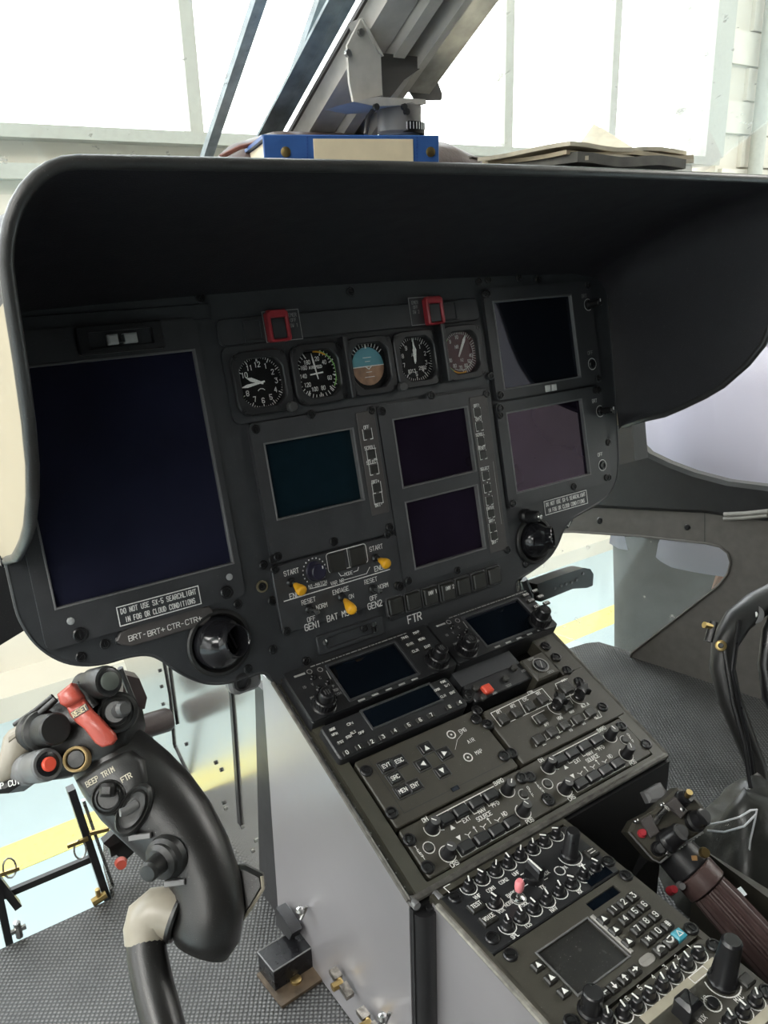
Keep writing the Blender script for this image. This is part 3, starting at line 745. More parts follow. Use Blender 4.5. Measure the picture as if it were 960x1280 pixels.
def clock(T, u, v, R, z):
    g = MB(); ticks(g, u, v, R*.93, R, 0, 354, 59, .55, z); ticks(g, u, v, R*.86, R, 0, 330, 11, .9, z)
    for i in range(1, 13):
        if i in (9, ): continue
        p = P2(u, v, R*.70, i*30); g.text(str(i), *p, 4.6, z, w=.75, asp=.8)
    g.line([P2(u, v, R, 0), P2(u, v, R*.85, 0)], 1.8, z); g.arc(u, v-R*.42, 4.5, 40, 140, .8, z, 6)
    T.part('lettering', g, M['white']); needle(T, u, v, 292, R*.62, 1.9, z+.5); needle(T, u, v, 262, R*.9, 1.5, z+1.0)
def airspeed(T, u, v, R, z):
    g = MB(); ticks(g, u, v, R*.84, R, 20, 330, 31, .8, z); ticks(g, u, v, R*.78, R, 20, 330, 8, 1.1, z)
    for t, d in (('20', 12), ('40', 45), ('60', 110), ('80', 160), ('100', 198), ('120', 232), ('140', 268), ('160', 300), ('180', 325)): g.text(t, *P2(u, v, R*.62, d), 3.8, z, w=.6, asp=.7)
    g.text('AIRSPEED', u, v+7, 2.6, z, w=.6, asp=.8); T.part('lettering', g, M['white'])
    g = MB(); g.arc(u, v, R*.93, -35, 72, 1.4, z+.1, 14); T.part('green_arc', g, mat('arc_green', (.25, .55, .15), .6)); g = MB(); g.arc(u, v, R*.9, 55, 90, 1.5, z+.15, 6); T.part('yellow_arc', g, M['yellow'])
    needle(T, u, v, 352, R*.86, .9, z+.5, tail=.25); g = MB(); g.line([(u-7, v), (u+7, v+1)], 1.4, z+.5); T.part('marker', g, M['white'])
def attitude(T, u, v, R, z):
    g = MB()
    sky = [P2(u, v-1, R*.80, -90+180*i/14) for i in range(15)]; gnd = [P2(u, v-1, R*.80, 90+180*i/14) for i in range(15)]
    g.prism([(a, b+1) for a, b in sky], z-.2, z+.1, mi=0); g.prism([(a, b+1) for a, b in gnd], z-.2, z+.1, mi=1)
    T.part('horizon_card', g, [mat('sky_teal', (.10, .30, .36), .5), mat('ground_tan', (.30, .17, .10), .5, var=.3, scale=120)])
    g = MB(); g.line([(u-R*.78, v), (u+R*.78, v)], 1.0, z+.3)
    for k, w in ((5, 6), (9, 10), (-6, 7), (-11, 12)): g.line([(u-w/2, v+k), (u+w/2, v+k)], .6, z+.3)
    ticks(g, u, v, R*.84, R, -50, 50, 10, .9, z+.3); g.line([P2(u, v, R, 0), P2(u, v, R*.78, 0)], 2, z+.3)
    g.line([(u-12, v), (u-4, v), (u, v-3), (u+4, v), (u+12, v)], 1.0, z+.9); T.part('lettering', g, M['white'])
    g = MB(); g.prism([(u+R*.5, v-R*.98), (u+R*.98, v-R*.5), (u+R*1.02, v-R*1.0)], z, z+3); T.part('corner_mask', g, M['dial'])
def altimeter(T, u, v, R, z):
    g = MB(); ticks(g, u, v, R*.86, R, 0, 352.8, 49, .6, z); ticks(g, u, v, R*.78, R, 0, 324, 9, 1.0, z)
    for i in range(10):
        if i in (0,): continue
        g.text(str(i), *P2(u, v, R*.64, i*36), 4.0, z, w=.65, asp=.8)
    g.text('ALT', u, v+5, 3, z, w=.5); g.text('1013', u-6, v-12, 3.4, z, w=.6); g.text('2992', u+9, v-10, 3.4, z, w=.6)
    T.part('lettering', g, M['white']); needle(T, u, v, 2, R*.95, 1.0, z+.5); needle(T, u, v, 4, R*.62, 2.4, z+.9)
def torque(T, u, v, R, z):
    g = MB(); ticks(g, u, v, R*.80, R*.98, 60, 175, 16, .8, z); ticks(g, u, v, R*.86, R, -40, 50, 14, .7, z)
    for t, d, r in (('10', -5, .72), ('9', -40, .72), ('8', -75, .72), ('40', 105, .66), ('50', 130, .66), ('60', 155, .66), ('70', 185, .66), ('80', 215, .66), ('90', 245, .66)): g.text(t, *P2(u, v, R*r, d), 3.6, z, w=.65, asp=.75)
    g.text('NR', u-3, v+7, 3.6, z); g.text('N2', u+2, v-8, 3.0, z); g.arc(u, v, R*.78, -120, 30, .7, z, 16); T.part('lettering', g, M['white'])
    g = MB(); g.arc(u, v, R*.9, 135, 240, 1.6, z+.1, 14); T.part('green_arc', g, mat('arc_lime', (.35, .55, .2), .6)); g = MB(); g.arc(u, v, R*.9, 240, 285, 1.6, z+.1, 8); T.part('yellow_arc', g, M['yellow'])
    needle(T, u, v, 30, R*.95, 1.9, z+.5); 
M['dialred'] = mat('dial_wine', (.060, .010, .014), .35)
dial_gauge('clock with white numerals, leftmost of the five round gauges', 37.5, 287, clock, (24, -27))
dial_gauge('airspeed gauge with a yellow and green arc, beside the clock', 100, 288, airspeed, None)
g5 = dial_gauge('attitude gauge showing teal sky over tan ground', 162, 289, attitude, None)
dial_gauge('altimeter with white ticks and a small round knob', 222.5, 290, altimeter, (-28, -27))
dial_gauge('wine red faced dual needle gauge, rightmost of the five', 285.5, 290.5, torque, None, mdial='dialred')
# black risers between gauges
ip.part('gauge_divider', MB().box(131, 290, 5, 62, 3, 16, 1, r=1), M['unit']); ip.part('gauge_divider', MB().box(254.5, 292, 5, 62, 3, 18, 1, r=1), M['unit'])
# ---------------------------------------------------------------- guarded switches on the upper strip
def guarded(label, cx, cy, box, text, side):
    T = Thing('guarded_switch', label, 'switch', PAN, cx, cy, n=2.5, group='red guarded cutoff switches')
    pts = [PAN.mm(x, y, 2.6) for x, y in box]; u0, u1 = min(p[0] for p in pts), max(p[0] for p in pts); v0, v1 = min(p[1] for p in pts), max(p[1] for p in pts)
    g = MB(); g.box((u0+u1)/2, (v0+v1)/2, u1-u0, v1-v0, 2.4, 2.9); g.line(rr((u0+u1)/2, (v0+v1)/2, u1-u0, v1-v0), .8, 3.1, close=True, mi=1)
    for i, t in enumerate(text): g.text(t, (u1-7) if side > 0 else (u0+8), v1-5-i*5, 3.2, 3.1, w=.55, mi=1, asp=.75)
    T.part('legend_plate', g, [M['bezel'], M['dimwhite']])
    g = MB(); o = rr(cx, cy, 23, 29, 3); i_ = rr(cx, cy-2, 15.5, 20, 1); g.ring(o, i_, 2.9, 11, 1.2, zi=4)
    T.part('guard', g, M['red'])
    g = MB(); g.box(cx, cy-2, 15, 19.5, 3, 9, .8); T.part('switch_face', g, M['bezel'])
    g = MB(); g.box(cx, cy+13.5, 18, 4, 3, 11, 1.2); T.part('hinge', g, M['red'])
    g = MB(); g.ring(rr(cx-side*25, cy-1, 20, 21, 1), rr(cx-side*25, cy-1, 16, 17, 1), 2.5, 4, .5); T.part('blank_switch_frame', g, M['panel'])
u, v = PAN.mm(347, 408, 6); guarded('red guarded switch above the clock', u, v, [(327, 391), (372, 386.5), (378, 422.5), (334, 428)], ['EMER', 'OFF', 'SW 1'], 1)
u, v = PAN.mm(542, 389, 6); guarded('red guarded switch with a cream tab above the wine red gauge', u, v, [(510, 374), (546, 370), (551, 403), (515, 407)], ['EMER', 'OFF', 'SW 2'], -1)
# ---------------------------------------------------------------- engine switch plate
T = Thing('engine_switch_panel', 'black switch plate with three yellow tipped levers', 'switch panel', PAN, 88, 77)
g = MB(); g.box(88.5, 77, 150, 68, 0, 5, .8, r=6); T.part('faceplate', g, M['bezel'])
Z = 5
g = MB()
for t, x, y, h in (('START', 364, 715, 4.6), ('ENG1', 370, 743.5, 5), ('N1-MATCH', 397, 730.5, 3.6), ('MODE', 435.6, 716.7, 3.4), ('START', 470, 684.6, 4.6), ('ENG2', 475, 709.5, 5), ('VAR NR', 421.5, 727.5, 3.6), ('RESET', 385.6, 751, 4.4), ('NORM', 402, 757.5, 4.4), ('OFF', 389, 773.5, 4.4), ('GEN1', 390.5, 782, 6.2),
                   ('ENGAGE', 425.8, 738, 4.4), ('ON', 439, 745.4, 4.2), ('BAT MSTR', 427, 768, 6), ('RESET', 463.3, 725.6, 4.4), ('NORM', 478.7, 732.3, 4.4), ('OFF', 466.9, 747, 4.4), ('GEN2', 468.5, 755.8, 6.2)):
    u, v = PAN.mm(x, y, Z); g.text(t, u, v, h, Z+.25, asp=.82)
g.line([PAN.mm(355, 751.7, Z), PAN.mm(487, 711.7, Z)], 1.0, Z+.25)
q = [PAN.mm(x, y, Z) for x, y in ((407, 692.5), (456.5, 680), (457.5, 704), (411.5, 716.5))]; u0, u1 = q[0][0], q[1][0]; v0, v1 = q[3][1], q[0][1]
g.line(rr((u0+u1)/2, (v0+v1)/2, u1-u0, v1-v0, 3), .8, Z+.25, close=True); g.line([((u0+u1)/2+1, v0), ((u0+u1)/2+1, v1)], .7, Z+.25)
a = PAN.mm(387, 736, Z); b = PAN.mm(408, 731, Z); g.line([a, b], .7, Z+.25); g.line([PAN.mm(430, 725, Z), PAN.mm(458, 717, Z), PAN.mm(462, 709, Z)], .7, Z+.25)
g.line([PAN.mm(423, 716, Z), PAN.mm(426, 720, Z), PAN.mm(430, 719, Z)], .7, Z+.25); g.line([PAN.mm(442, 715, Z), PAN.mm(447, 713, Z), PAN.mm(448, 709, Z)], .7, Z+.25)
ku, kv = PAN.mm(393, 713.8, Z)
for i in range(15): d = -130+260*i/14; p = P2(ku, kv, 13, d); g.box(p[0], p[1], 1.3, 1.3, Z+.1, Z+.3)
T.part('lettering', g, M['white'])
for cx in (421, 446):
    cy = 702.7 if cx == 421 else 695.5; u, v = PAN.mm(cx, cy, Z); T.part('push_button', MB().box(u, v, 19, 19, Z, Z+2.2, .7, r=1), M['keycap'])
T.part('knob', MB().lathe([(10, 0), (10, 1), (9, 2), (8.2, 10), (7.2, 11)], ku, kv, 20, z=Z), mat('knob_violet_black', (.018, .016, .035), .35)); g = MB(); g.box(ku+4, kv+4, 1.2, 3, Z+11, Z+11.3); T.part('pointer', g, M['white'])
def lever(T, x, y, tip, m='yellow', L=16, cone=True):
    u, v = PAN.mm(x, y, Z); tu, tv = PAN.mm(tip[0], tip[1], L+Z)
    g = MB(); g.lathe([(5, 0), (5, 1.2), (3.8, 2.4), (3.2, 4)], u, v, 12, z=Z); T.part('collar', g, M['blackmetal'])
    A = Vector((u, v, Z+3)); B = Vector((tu, tv, Z+L))
    g = MB()
    if cone:
        g.sweep([A, A.lerp(B, .25)], 1.2, 8); T.part('lever', g, M['steel'])
        g = MB(); g.sweep([A.lerp(B, f) for f in (.18, .25, .45, .7, .88, .97, 1.0)], [1.6, 2.6, 3.6, 5.2, 5.6, 4.6, 2.6], 14); T.part('lever_tip', g, M['yellow'], label='yellow cone tip', sharp=1)
    else:
        g.sweep([A, A.lerp(B, .6), A.lerp(B, .8), B], [1.4, 1.9, 2.9, 2.2], 10); T.part('lever', g, M['steel'], sharp=1)
lever(T, 363.8, 727.7, (379, 740), L=20); lever(T, 469.6, 697.5, (485, 706), L=20); lever(T, 427, 746, (441, 764), L=30)
lever(T, 386.7, 761, (398, 765.8), L=15, cone=False); lever(T, 465.8, 736, (476, 739), L=15, cone=False)
scr_at(T, [(341, 699), (343, 711), (484, 668), (418, 677), (358, 789), (497, 732)], SCREW, Z)
# ---------------------------------------------------------------- push button row
T = Thing('push_button_row', 'row of seven square black push buttons beneath the twin display', 'button row', PAN, 220, 32)
g = MB(); g.box(220, 32, 160, 25, 0, 1.5, .5, r=2); T.part('mount_plate', g, M['unit'])
pb = MB(); pb.ring(rr(0, 0, 21.4, 21.4, 2), rr(0, 0, 19, 19, 1.5), 0, 4, .4, zi=1); PBF = pb.mesh('button_frame', mat('frame_grey', (.07, .07, .072), .35)); PBC = MB().box(0, 0, 18, 18, 0, 7, 1.2, r=1.5).mesh('button_cap', M['keycap'])
for i, (x, y) in enumerate(((494, 757), (516, 751), (537.5, 745), (559, 739), (578.8, 732.5), (598.5, 726), (617, 719.5))):
    u, v = PAN.mm(x, y, 5); b = T.inst('push_button', PBC, u, v, 1.5); T.inst('button_frame', PBF, u, v, 1.5, parent=b)
    if i in (2, 3):
        g = MB(); g.text('INV %d' % (i-1), u+1.5, v+4.2, 3.8, 8.7, w=.8, fit=12); T.part('lettering', g, M['white'])
# ---------------------------------------------------------------- eyeball vents
def vent(label, c, R, d):
    T = Thing('air_vent', label, 'air vent', PAN, c[0], c[1])
    g = MB().lathe([(R+4, 0), (R+4, 2), (R+2.5, 3.5), (R, 3.8), (R-2, 1), (R-3.5, -6)], c[0], c[1], 32, cap=False); T.part('outer_ring', g, M['rubber'])
    dv = Vector(d).normalized(); q = dv.to_track_quat('Z', 'Y').to_matrix(); r = R-2.5
    prof_ = [(r*math.sin(a), r*math.cos(a)) for a in [PI-PI*.62*i/12-.6 for i in range(13)]]
    prof_ = [(max(rr_, .1), h) for rr_, h in prof_]
    k0 = prof_[-1]
    prof_ = [p for p in prof_ if p[1] < r*.80]
    prof_ = [(r*math.sin(a), r*math.cos(a)) for a in [2.6-(2.6-.72)*i/14 for i in range(15)]]
    prof_ += [(r*.62, r*.80), (r*.60, r*1.08), (r*.55, r*1.12), (r*.50, r*1.06), (r*.47, r*.3)]
    g = MB().lathe(prof_, c[0], c[1], 28, M=q, z=-2, cap=True); T.part('eyeball', g, mat('gloss_black', (.012, .012, .014), .16), sharp=.8)
    g = MB()
    for k in (-1, 0, 1):
        a = q @ Vector((-r*.46, k*r*.22, r*.55)); b = q @ Vector((r*.46, k*r*.22, r*.55)); off = Vector((c[0], c[1], -2))
        g.sweep([a+off, b+off], .9, 6)
    T.part('louvre', g, M['blackmetal'])
vent('larger eyeball air vent at lower left of the panel', VL, 28, (.34, .10, .93)); vent('eyeball air vent at lower right of the panel', VR, 25, (.62, .03, .78))
g = MB(); u, v = PAN.mm(655, 645, 0); K = Thing('clamp_knob', 'small round knob above the right air vent', 'knob', PAN, u, v)
g = MB().lathe([(9, 0), (9, 6), (7, 8), (7, 22), (5.5, 25)], u, v, 16); K.part('knob_body', g, M['blackmetal']); g = MB().lathe([(4, 25), (4, 27), (2.5, 28.5)], u, v, 10); K.part('cap_screw', g, M['steel'])
# lamp bracket hanging under the panel beside the console
g = MB(); q0 = PAN.mm(303, 845, 0)
L_ = Thing('lamp_bracket', 'small grey socket bracket hanging under the panel by the console', 'bracket', PAN, q0[0], q0[1])
g = MB(); g.box(q0[0]+4, q0[1]-6, 34, 26, -16, -4, 3, r=9); L_.part('housing', g, M['edge']); g = MB().lathe([(9, -4), (9, 0), (6.5, 1), (6.5, -2)], q0[0]-1, q0[1]-6, 16); L_.part('socket', g, M['blackmetal'])
u, v = PAN.mm(714, 652, 0); g = MB(); g.prism([(u-10, v+4), (u+12, v+8), (u+9, v-2), (u-1, v-9)], -14, -5, 1); G_ = Thing('panel_catch', 'tiny black catch under the right placard', 'catch', PAN, u, v); G_.part('catch_body', g, M['blackmetal']); g = MB(); g.line([(u-7, v+1), (u-1, v-6), (u+4, v-1)], 1.2, -4.8); G_.part('spring', g, M['steel'])
# ================================================================ centre console
def P(F, x, y, n=0): return F.mm(x, y, n)
cons = empty('center_console', (OPAN.x+.16, .52, 0), 'grey sided centre console between the seats, below the panel', 'console')
def xz_prism(poly_yz, x0, x1):
    """solid from a profile in Y,Z extruded along X"""
    g = MB(1); n = len(poly_yz); g.add([(x0, y, z) for y, z in poly_yz]+[(x1, y, z) for y, z in poly_yz],
        [tuple(range(n)), tuple(range(2*n-1, n-1, -1))]+[(i, n+i, n+(i+1) % n, (i+1) % n) for i in range(n)]); return g
c0 = CON.pt(0, 4); c1 = CON.pt(0, -241.5); l0 = LOW.pt(0, 0)
yF = c1.y; XL, XR = OPAN.x-.003, OPAN.x+.3235
# rims of the two tops are set 10 mm above the body so the units sit in them
body = [(c0.y, c0.z-.03), (c1.y+.004, c1.z-.03), (c1.y+.004, 0), (c0.y+.09, 0), (c0.y+.05, c0.z-.03)]
free('console_body', xz_prism(body[::-1], XL+.004, XR-.004), M['blackmetal'], parent=cons)
q = [(c0.y, c0.z-.004), (c1.y, c1.z-.006), (c1.y, .002), (.681, .002), (.668, c0.z-.004)]
free('side_panel', xz_prism(q[::-1], XL-.001, XL+.004), M['metalside'], parent=cons, label='smooth grey metal side panel')
free('side_panel', xz_prism(q[::-1], XR-.004, XR+.001), M['blackmetal'], parent=cons)
g = MB(1); wbox(g, XL, XR, c1.y-.004, c1.y+.006, 0, c1.z-.008); free('front_panel', g, M['blackmetal'], parent=cons)
# rails round the upper top
g = MB(); g.holed(rr(163.5, -120, 317, 243, 2), [rr(163.5, -120, 290, 232, 2)], -26, -1); g.holed(rr(160.5, -120, 323, 243, 2), [rr(163.5, -120, 300, 232, 2)], -27, -5)
top = Thing('console_top', None, None, CON, 160, -120); top.e.parent = cons; top.e.matrix_local = cons.matrix_world.inverted() @ CON.mat(160, -120)
top.e.name = 'top_frame'
top.part('rail', g, M['rail'])
g = MB(); g.sweep([Vector((-3.5, 0, -2)), Vector((-3.5, -241, -2))], 2.2, 8); g.sweep([Vector((323.5, -62, -2)), Vector((323.5, -241, -2))], 2.2, 8); g.sweep([Vector((-3.5, -242, -3)), Vector((323.5, -242, -3))], 3.2, 8)
top.part('edge_tube', g, mat('edge_worn', (.11, .105, .095), .35, metal=.3, var=.4, scale=120))
g = MB()
for k in range(17): g.box(1.5, -18-13.2*k, 1.3, 1.3, -5, -4.6)
top.part('rail_hole', g, mat('hole_bright', (.25, .25, .24), .5)); LAST['kind'] = 'stuff'
g = MB(1); wbox(g, -.004, .004, -.004, .004, 0, .003)
for x, y in ((516, 1124), (546, 1116)):
    p = CON.pt(*CON.mm(x, y)); gg = MB(1); gg.sweep([p+Vector((0, -.006, -.003)), p+Vector((0, .004, -.003))], .0034, 12); free('tube_end', gg, M['edge'], parent=cons)
gg = MB(1); gg.sweep([Vector((XL+.012, yF-.003, .0)), Vector((XL+.012, yF-.003, c1.z-.012))], .011, 12); free('corner_post', gg, M['blackmetal'], parent=cons)
# ---- kick panel forward of the console
kz = CON.pt(0, 0).z
kx = EYE.x+.313
KP = empty('kick_panel', (kx, .9, 0), 'glossy silver kick panel with black slots, under the left half of the panel', 'panel')
poly = [(.688, .0), (.688, .40), (1.40, .46), (1.34, .20)]
for x, y in ((158, 835), (178, 905), (205, 950), (232, 985), (252, 1007)): p = onX(x, y, kx); poly.append((p.y, p.z))
poly.append((.93, .0))
free('sheet', xz_prism(poly[::-1], kx, kx+.004), M['kick'], parent=KP)
def slot(a, b, w0, w1, name='slot', m=None, dx=.0025):
    a = onX(*a, kx); b = onX(*b, kx); g = MB(1)
    vs = [(kx-dx, a.y-w0, a.z), (kx-dx, a.y+w0, a.z), (kx-dx, b.y+w1, b.z), (kx-dx, b.y-w1, b.z)]; vs += [(kx-.0, y, z) for _, y, z in vs]
    g.add(vs, [(0, 1, 2, 3), (7, 6, 5, 4), (0, 4, 5, 1), (1, 5, 6, 2), (2, 6, 7, 3), (3, 7, 4, 0)]); free(name, g, m or M['blackmetal'], parent=KP)
slot((289, 850), (301, 1030), .003, .0045); slot((337, 850), (357, 1146), .002, .003)
slot((205, 826), (213, 870), .0012, .0012, 'seam'); slot((213, 870), (218, 930), .0012, .0012, 'seam'); slot((218, 930), (250, 1000), .0012, .0015, 'seam'); slot((212, 830), (222, 905), .0008, .0008, 'seam')
g = MB(1)
for i, (x, y) in enumerate(((200, 838), (202, 858), (204, 880), (227, 960), (219, 933), (233, 930), (270, 953), (277, 962), (280, 1003), (282, 1010), (320, 1050), (316, 1063), (324, 1090), (303, 1033))):
    p = onX(x, y, kx); h_ = MB(1); h_.sweep([Vector((kx, p.y, p.z)), Vector((kx-.0022, p.y, p.z))], .0026, 8); free('rivet', h_, M['steel'] if i > 8 else M['blackmetal'], parent=KP)
# ---------------------------------------------------------------- shared console hardware
cap = lambda r0, r1, h: [(r0, 0), (r0, 1.2), (r1, 2.2), (r1*.92, h-1), (r1*.8, h)]
KN = MB().lathe([(6.2, 0), (6, 1.5), (5.1, 3), (4.8, 12), (4.2, 13)], n=16).mesh('knob', M['knob'])
KCAP = MB().lathe([(4.4, 13), (4.2, 13.4)], n=14).box(0, 1.5, .9, 4.5, 13.4, 13.6, mi=1).mesh('knob_cap', [M['knobcap'], M['white']])
sm = MB().lathe([(5.4, 0), (5.4, 1), (4.4, 2), (3.9, 7.5), (3.2, 8.2)], n=14); KSM = sm.mesh('knob', M['knob'])
KPT = MB().box(0, 1.8, 1.1, 5.4, 8.3, 8.9).mesh('pointer', M['white'])
BTN = MB().box(0, 0, 14.5, 9.8, 0, 6, 1.2, r=1.5).mesh('button', M['button'])
SQB = MB().box(0, 0, 11, 10.5, 0, 4.5, 1.1, r=1).mesh('button', M['keycap'])
TINY = MB().box(0, 0, 8.2, 4.2, 0, 1.8, .5, r=.8).mesh('key', M['keycap'])
def unit_plate(T, cu, cv, w, h, z, m='olive', r=3, z0=-20):
    g = MB(); g.box(cu, cv, w, h, z0, z, 1.0, r=r); return T.part('faceplate', g, M[m])
def dzus(T, F, pix, z):
    for x, y in pix: u, v = F.mm(x, y, z); T.inst('screw', DZUS, u, v, z, rot=random.random()*3, k=.92)
# ---------------------------------------------------------------- navigation and radio units
def gps(label, du, wid):
    F = CON; T = Thing('navigation_unit', label, 'radio unit', F, 90+du, -35)
    Z = 12; u0 = 3+du; cu, cv = u0+wid/2, -34.5
    g = MB(); g.box(cu, cv, wid-1.5, 61, -20, Z-3, .5, r=2); T.part('case', g, M['unit'])
    g = MB(); g.holed(rr(cu, cv, wid-1.5, 61, 3), [rr(u0+87, -35.5, 81, 43)], Z-3, Z); T.part('bezel', g, M['unit'])
    g = MB(); g.ring(rr(u0+87, -35.5, 87, 49, 2), rr(u0+87, -35.5, 81, 43, 0.2), Z-.1, Z+.9, .5); T.part('screen_trim', g, M['bezel'])
    g = MB(); g.box(u0+87, -35.5, 81, 43, Z-3, Z-2.2); T.part('screen', g, M['screen'])
    g = MB()
    for k in range(5):   # soft key marks under the screen
        g.box(u0+56+16*k, -62.6, 7.5, 1.9, Z+.05, Z+.3)
    random.seed(5)
    x = u0+30
    while x < u0+146: w = random.choice((2, 3.5, 5, 7)); g.box(x+w/2, -7.2, w, .9, Z+.05, Z+.3); x += w+1.4
    g.box(u0+15, -12, 12, 2.2, Z+.05, Z+.3)
    for (a, b, t) in ((12, -27, 'ID'), (21, -27, 'V'), (32, -23, 'C'), (14, -41, 'PWR'), (39, -37, 'P'), (38, -42, 'CRSR'), (38, -47, 'PUSH')): g.text(t, u0+a, b, 2.6, Z+.3, w=.5)
    for a, b in ((26, -12), (37, -14)): g.arc(u0+a, b, 2.6, 0, 360, .8, Z+.3, 10)
    g.line([(u0+42, -18), (u0+41, -28)], .9, Z+.3)
    T.part('lettering', g, M['dimwhite'])
    for a, b in ((25, -20), (36, -31), (24, -34)): T.inst('button', KSM, u0+a, b, Z, k=.55)
    i = 0
    for a, b, t in ((141, -13, 'RNG'), (157, -12, 'MAP'), (141, -23, 'DIR'), (157, -22, 'MENU'), (141, -33, 'CLR'), (157, -33, 'ENT')):
        T.inst('key', TINY, u0+a, b, Z, k=1.15)
        g = MB(); g.text(t, u0+a, b, 2.7, Z+2.35, w=.5, fit=7.5); T.part('lettering', g, M['white'])
    def big(a, b, R=11, h=20):
        K = T.part('knob', MB().lathe([(R+1.5, 0), (R+1.5, 1.5), (R, 2.5), (R-.6, h*.5), (R-1.6, h*.55)], u0+a, b, 24, z=Z), M['knob'])
        g = MB()
        for j in range(24):
            an = 2*PI*j/24; g.box(u0+a+(R-.4)*math.cos(an), b+(R-.4)*math.sin(an), 1.1, 1.1, Z+2.6, Z+h*.48)
        r = T.part('knurl', g, M['knob'], parent=K); r['kind'] = 'stuff'; r.matrix_local = Matrix.Identity(4)
        g = MB().lathe([(R*.68, h*.5), (R*.64, h-1.2), (R*.55, h)], u0+a, b, 20, z=Z); T.part('inner_knob', g, M['knob'])
        g = MB()
        for k in (-1, 0, 1): g.box(u0+a+k*2.4, b, 1.2, 6.4-abs(k)*1.6, Z+h+.05, Z+h+.5)
        T.part('grip_marks', g, M['knobcap'])
    big(19, -53); big(wid-20, -53, 11.5, 22)
    return T
gps('navigation unit with a dark screen, at the left end of the console top', 0, 175)
gps('navigation unit at the right end of the console top, half hidden by knobs', 176, 147.5)
# transponder style unit
T = Thing('radio_unit', 'slim radio unit with numbered keys below the left navigation unit', 'radio unit', CON, 83, -90); Z = 9
g = MB(); g.box(83, -90.5, 151, 39, -20, Z, 1.4, r=4); T.part('case', g, M['unit'])
g = MB(); g.ring(rr(94.5, -83, 86, 25, 1), rr(94.5, -83, 81, 20, .2), Z-.1, Z+.9, .5); T.part('screen_trim', g, M['bezel']); T.part('screen', MB().box(94.5, -83, 81, 20, Z-.1, Z+.25), M['screen'])
NK = MB().box(0, 0, 7.5, 5.5, 0, 1.6, .5, r=.8).mesh('key', M['keycap'])
for i, (x, y) in enumerate(((433.8, 941.3), (449.4, 934), (465, 927.8), (479, 921.6), (494, 914), (511, 906.9), (525.3, 900.6), (539, 894.4), (561.9, 884), (575, 878.8))):
    u, v = P(CON, x-.5, y+.5, Z); T.inst('key', NK, u, v, Z)
    g = MB(); g.text(str(i), u, v, 3.6, Z+1.95, w=.7) if i < 8 else g.text('<' if i == 9 else '8', u, v, 3.6, Z+1.95, w=.7); T.part('lettering', g, M['white'])
for t, x, y in (('IDENT', 415, 913), ('VFR', 418, 919), ('ALT', 441, 917), ('TST', 425.5, 929), ('ON', 437, 906), ('STBY', 436, 922), ('OFF', 451.5, 917), ('FUNC', 553.5, 853.5), ('CRSR', 546, 863.5), ('S/T', 558.5, 858), ('CLR', 553.5, 871.5), ('ENT', 565, 867)):
    u, v = P(CON, x, y, Z); T.inst('key', TINY, u, v, Z, k=.8); g = MB(); g.text(t, u, v, 2.4, Z+1.8, w=.45, fit=6); T.part('lettering', g, M['white'])
# key pad panel with arrows
T = Thing('mission_keypad', 'olive black panel with four arrow keys left of the console middle', 'control panel', CON, 92, -150); Z = 0
unit_plate(T, 94, -149, 144, 72.5, Z)
g = MB(); q = [P(CON, x, y) for x, y in ((475, 946), (565, 903), (640, 895))]
g.line([(36, -116), (36, -176), (160, -176)], .6, .15); T.part('groove', g, M['unit'])
KK = MB().box(0, 0, 11.5, 9.5, 0, 1.6, .5, r=1).mesh('key', M['button']); KF = MB().ring(rr(0, 0, 15, 13, 1), rr(0, 0, 13.6, 11.6, 1), 0, .9, .2).mesh('key_frame', M['bezel'])
for t, x, y in (('EVT', 483, 956.7), ('ESC', 499, 950.8), ('SRC', 494, 971.6), ('MEN', 503.7, 988), ('ENT', 518.6, 981.4), ('^', 532.8, 934.4), ('>', 556, 941), ('<', 528.4, 955), ('v', 553, 963.5)):
    u, v = P(CON, x, y, 1.6); k = T.inst('key', KK, u, v, Z); T.inst('key_frame', KF, u, v, Z, parent=k)
    g = MB()
    if len(t) > 1: g.text(t, u, v, 3.7, Z+1.8, w=.65, fit=8.2)
    else:
        s = 2.6; tri = {'^': ((-s, -s), (s, -s), (0, s)), 'v': ((-s, s), (0, -s), (s, s)), '>': ((-s, -s), (s, 0), (-s, s)), '<': ((s, -s), (s, s), (-s, 0))}[t]
        g.prism([(u+a, v+b) for a, b in tri], Z+1.6, Z+1.85)
    T.part('lettering', g, M['white'])
g = MB()
for t, x, y in (('EMG', 578, 913.4), ('AIR', 588.4, 926), ('MAP', 598.4, 940)): u, v = P(CON, x, y); g.text(t, u, v, 3.8, .3)
for x, y in ((564, 918.4), (585, 946.8)):
    u, v = P(CON, x, y); g.arc(u, v, 4.2, 0, 360, 1.2, .3, 16); g.box(u, v, 1.8, 1.8, .1, .4)
g.line([P(CON, 569, 937), P(CON, 571.5, 925), P(CON, 578, 917)], .35, .3)
T.part('lettering', g, M['white'])
g = MB(); u, v = P(CON, 568.8, 986); g.box(u, v, 8, 4, 0, .8); T.part('light_sensor', g, M['screen'])
dzus(T, CON, [(457.8, 964), (489.5, 1016.6), (595, 899.5), (610, 906), (630, 945.5)], Z)
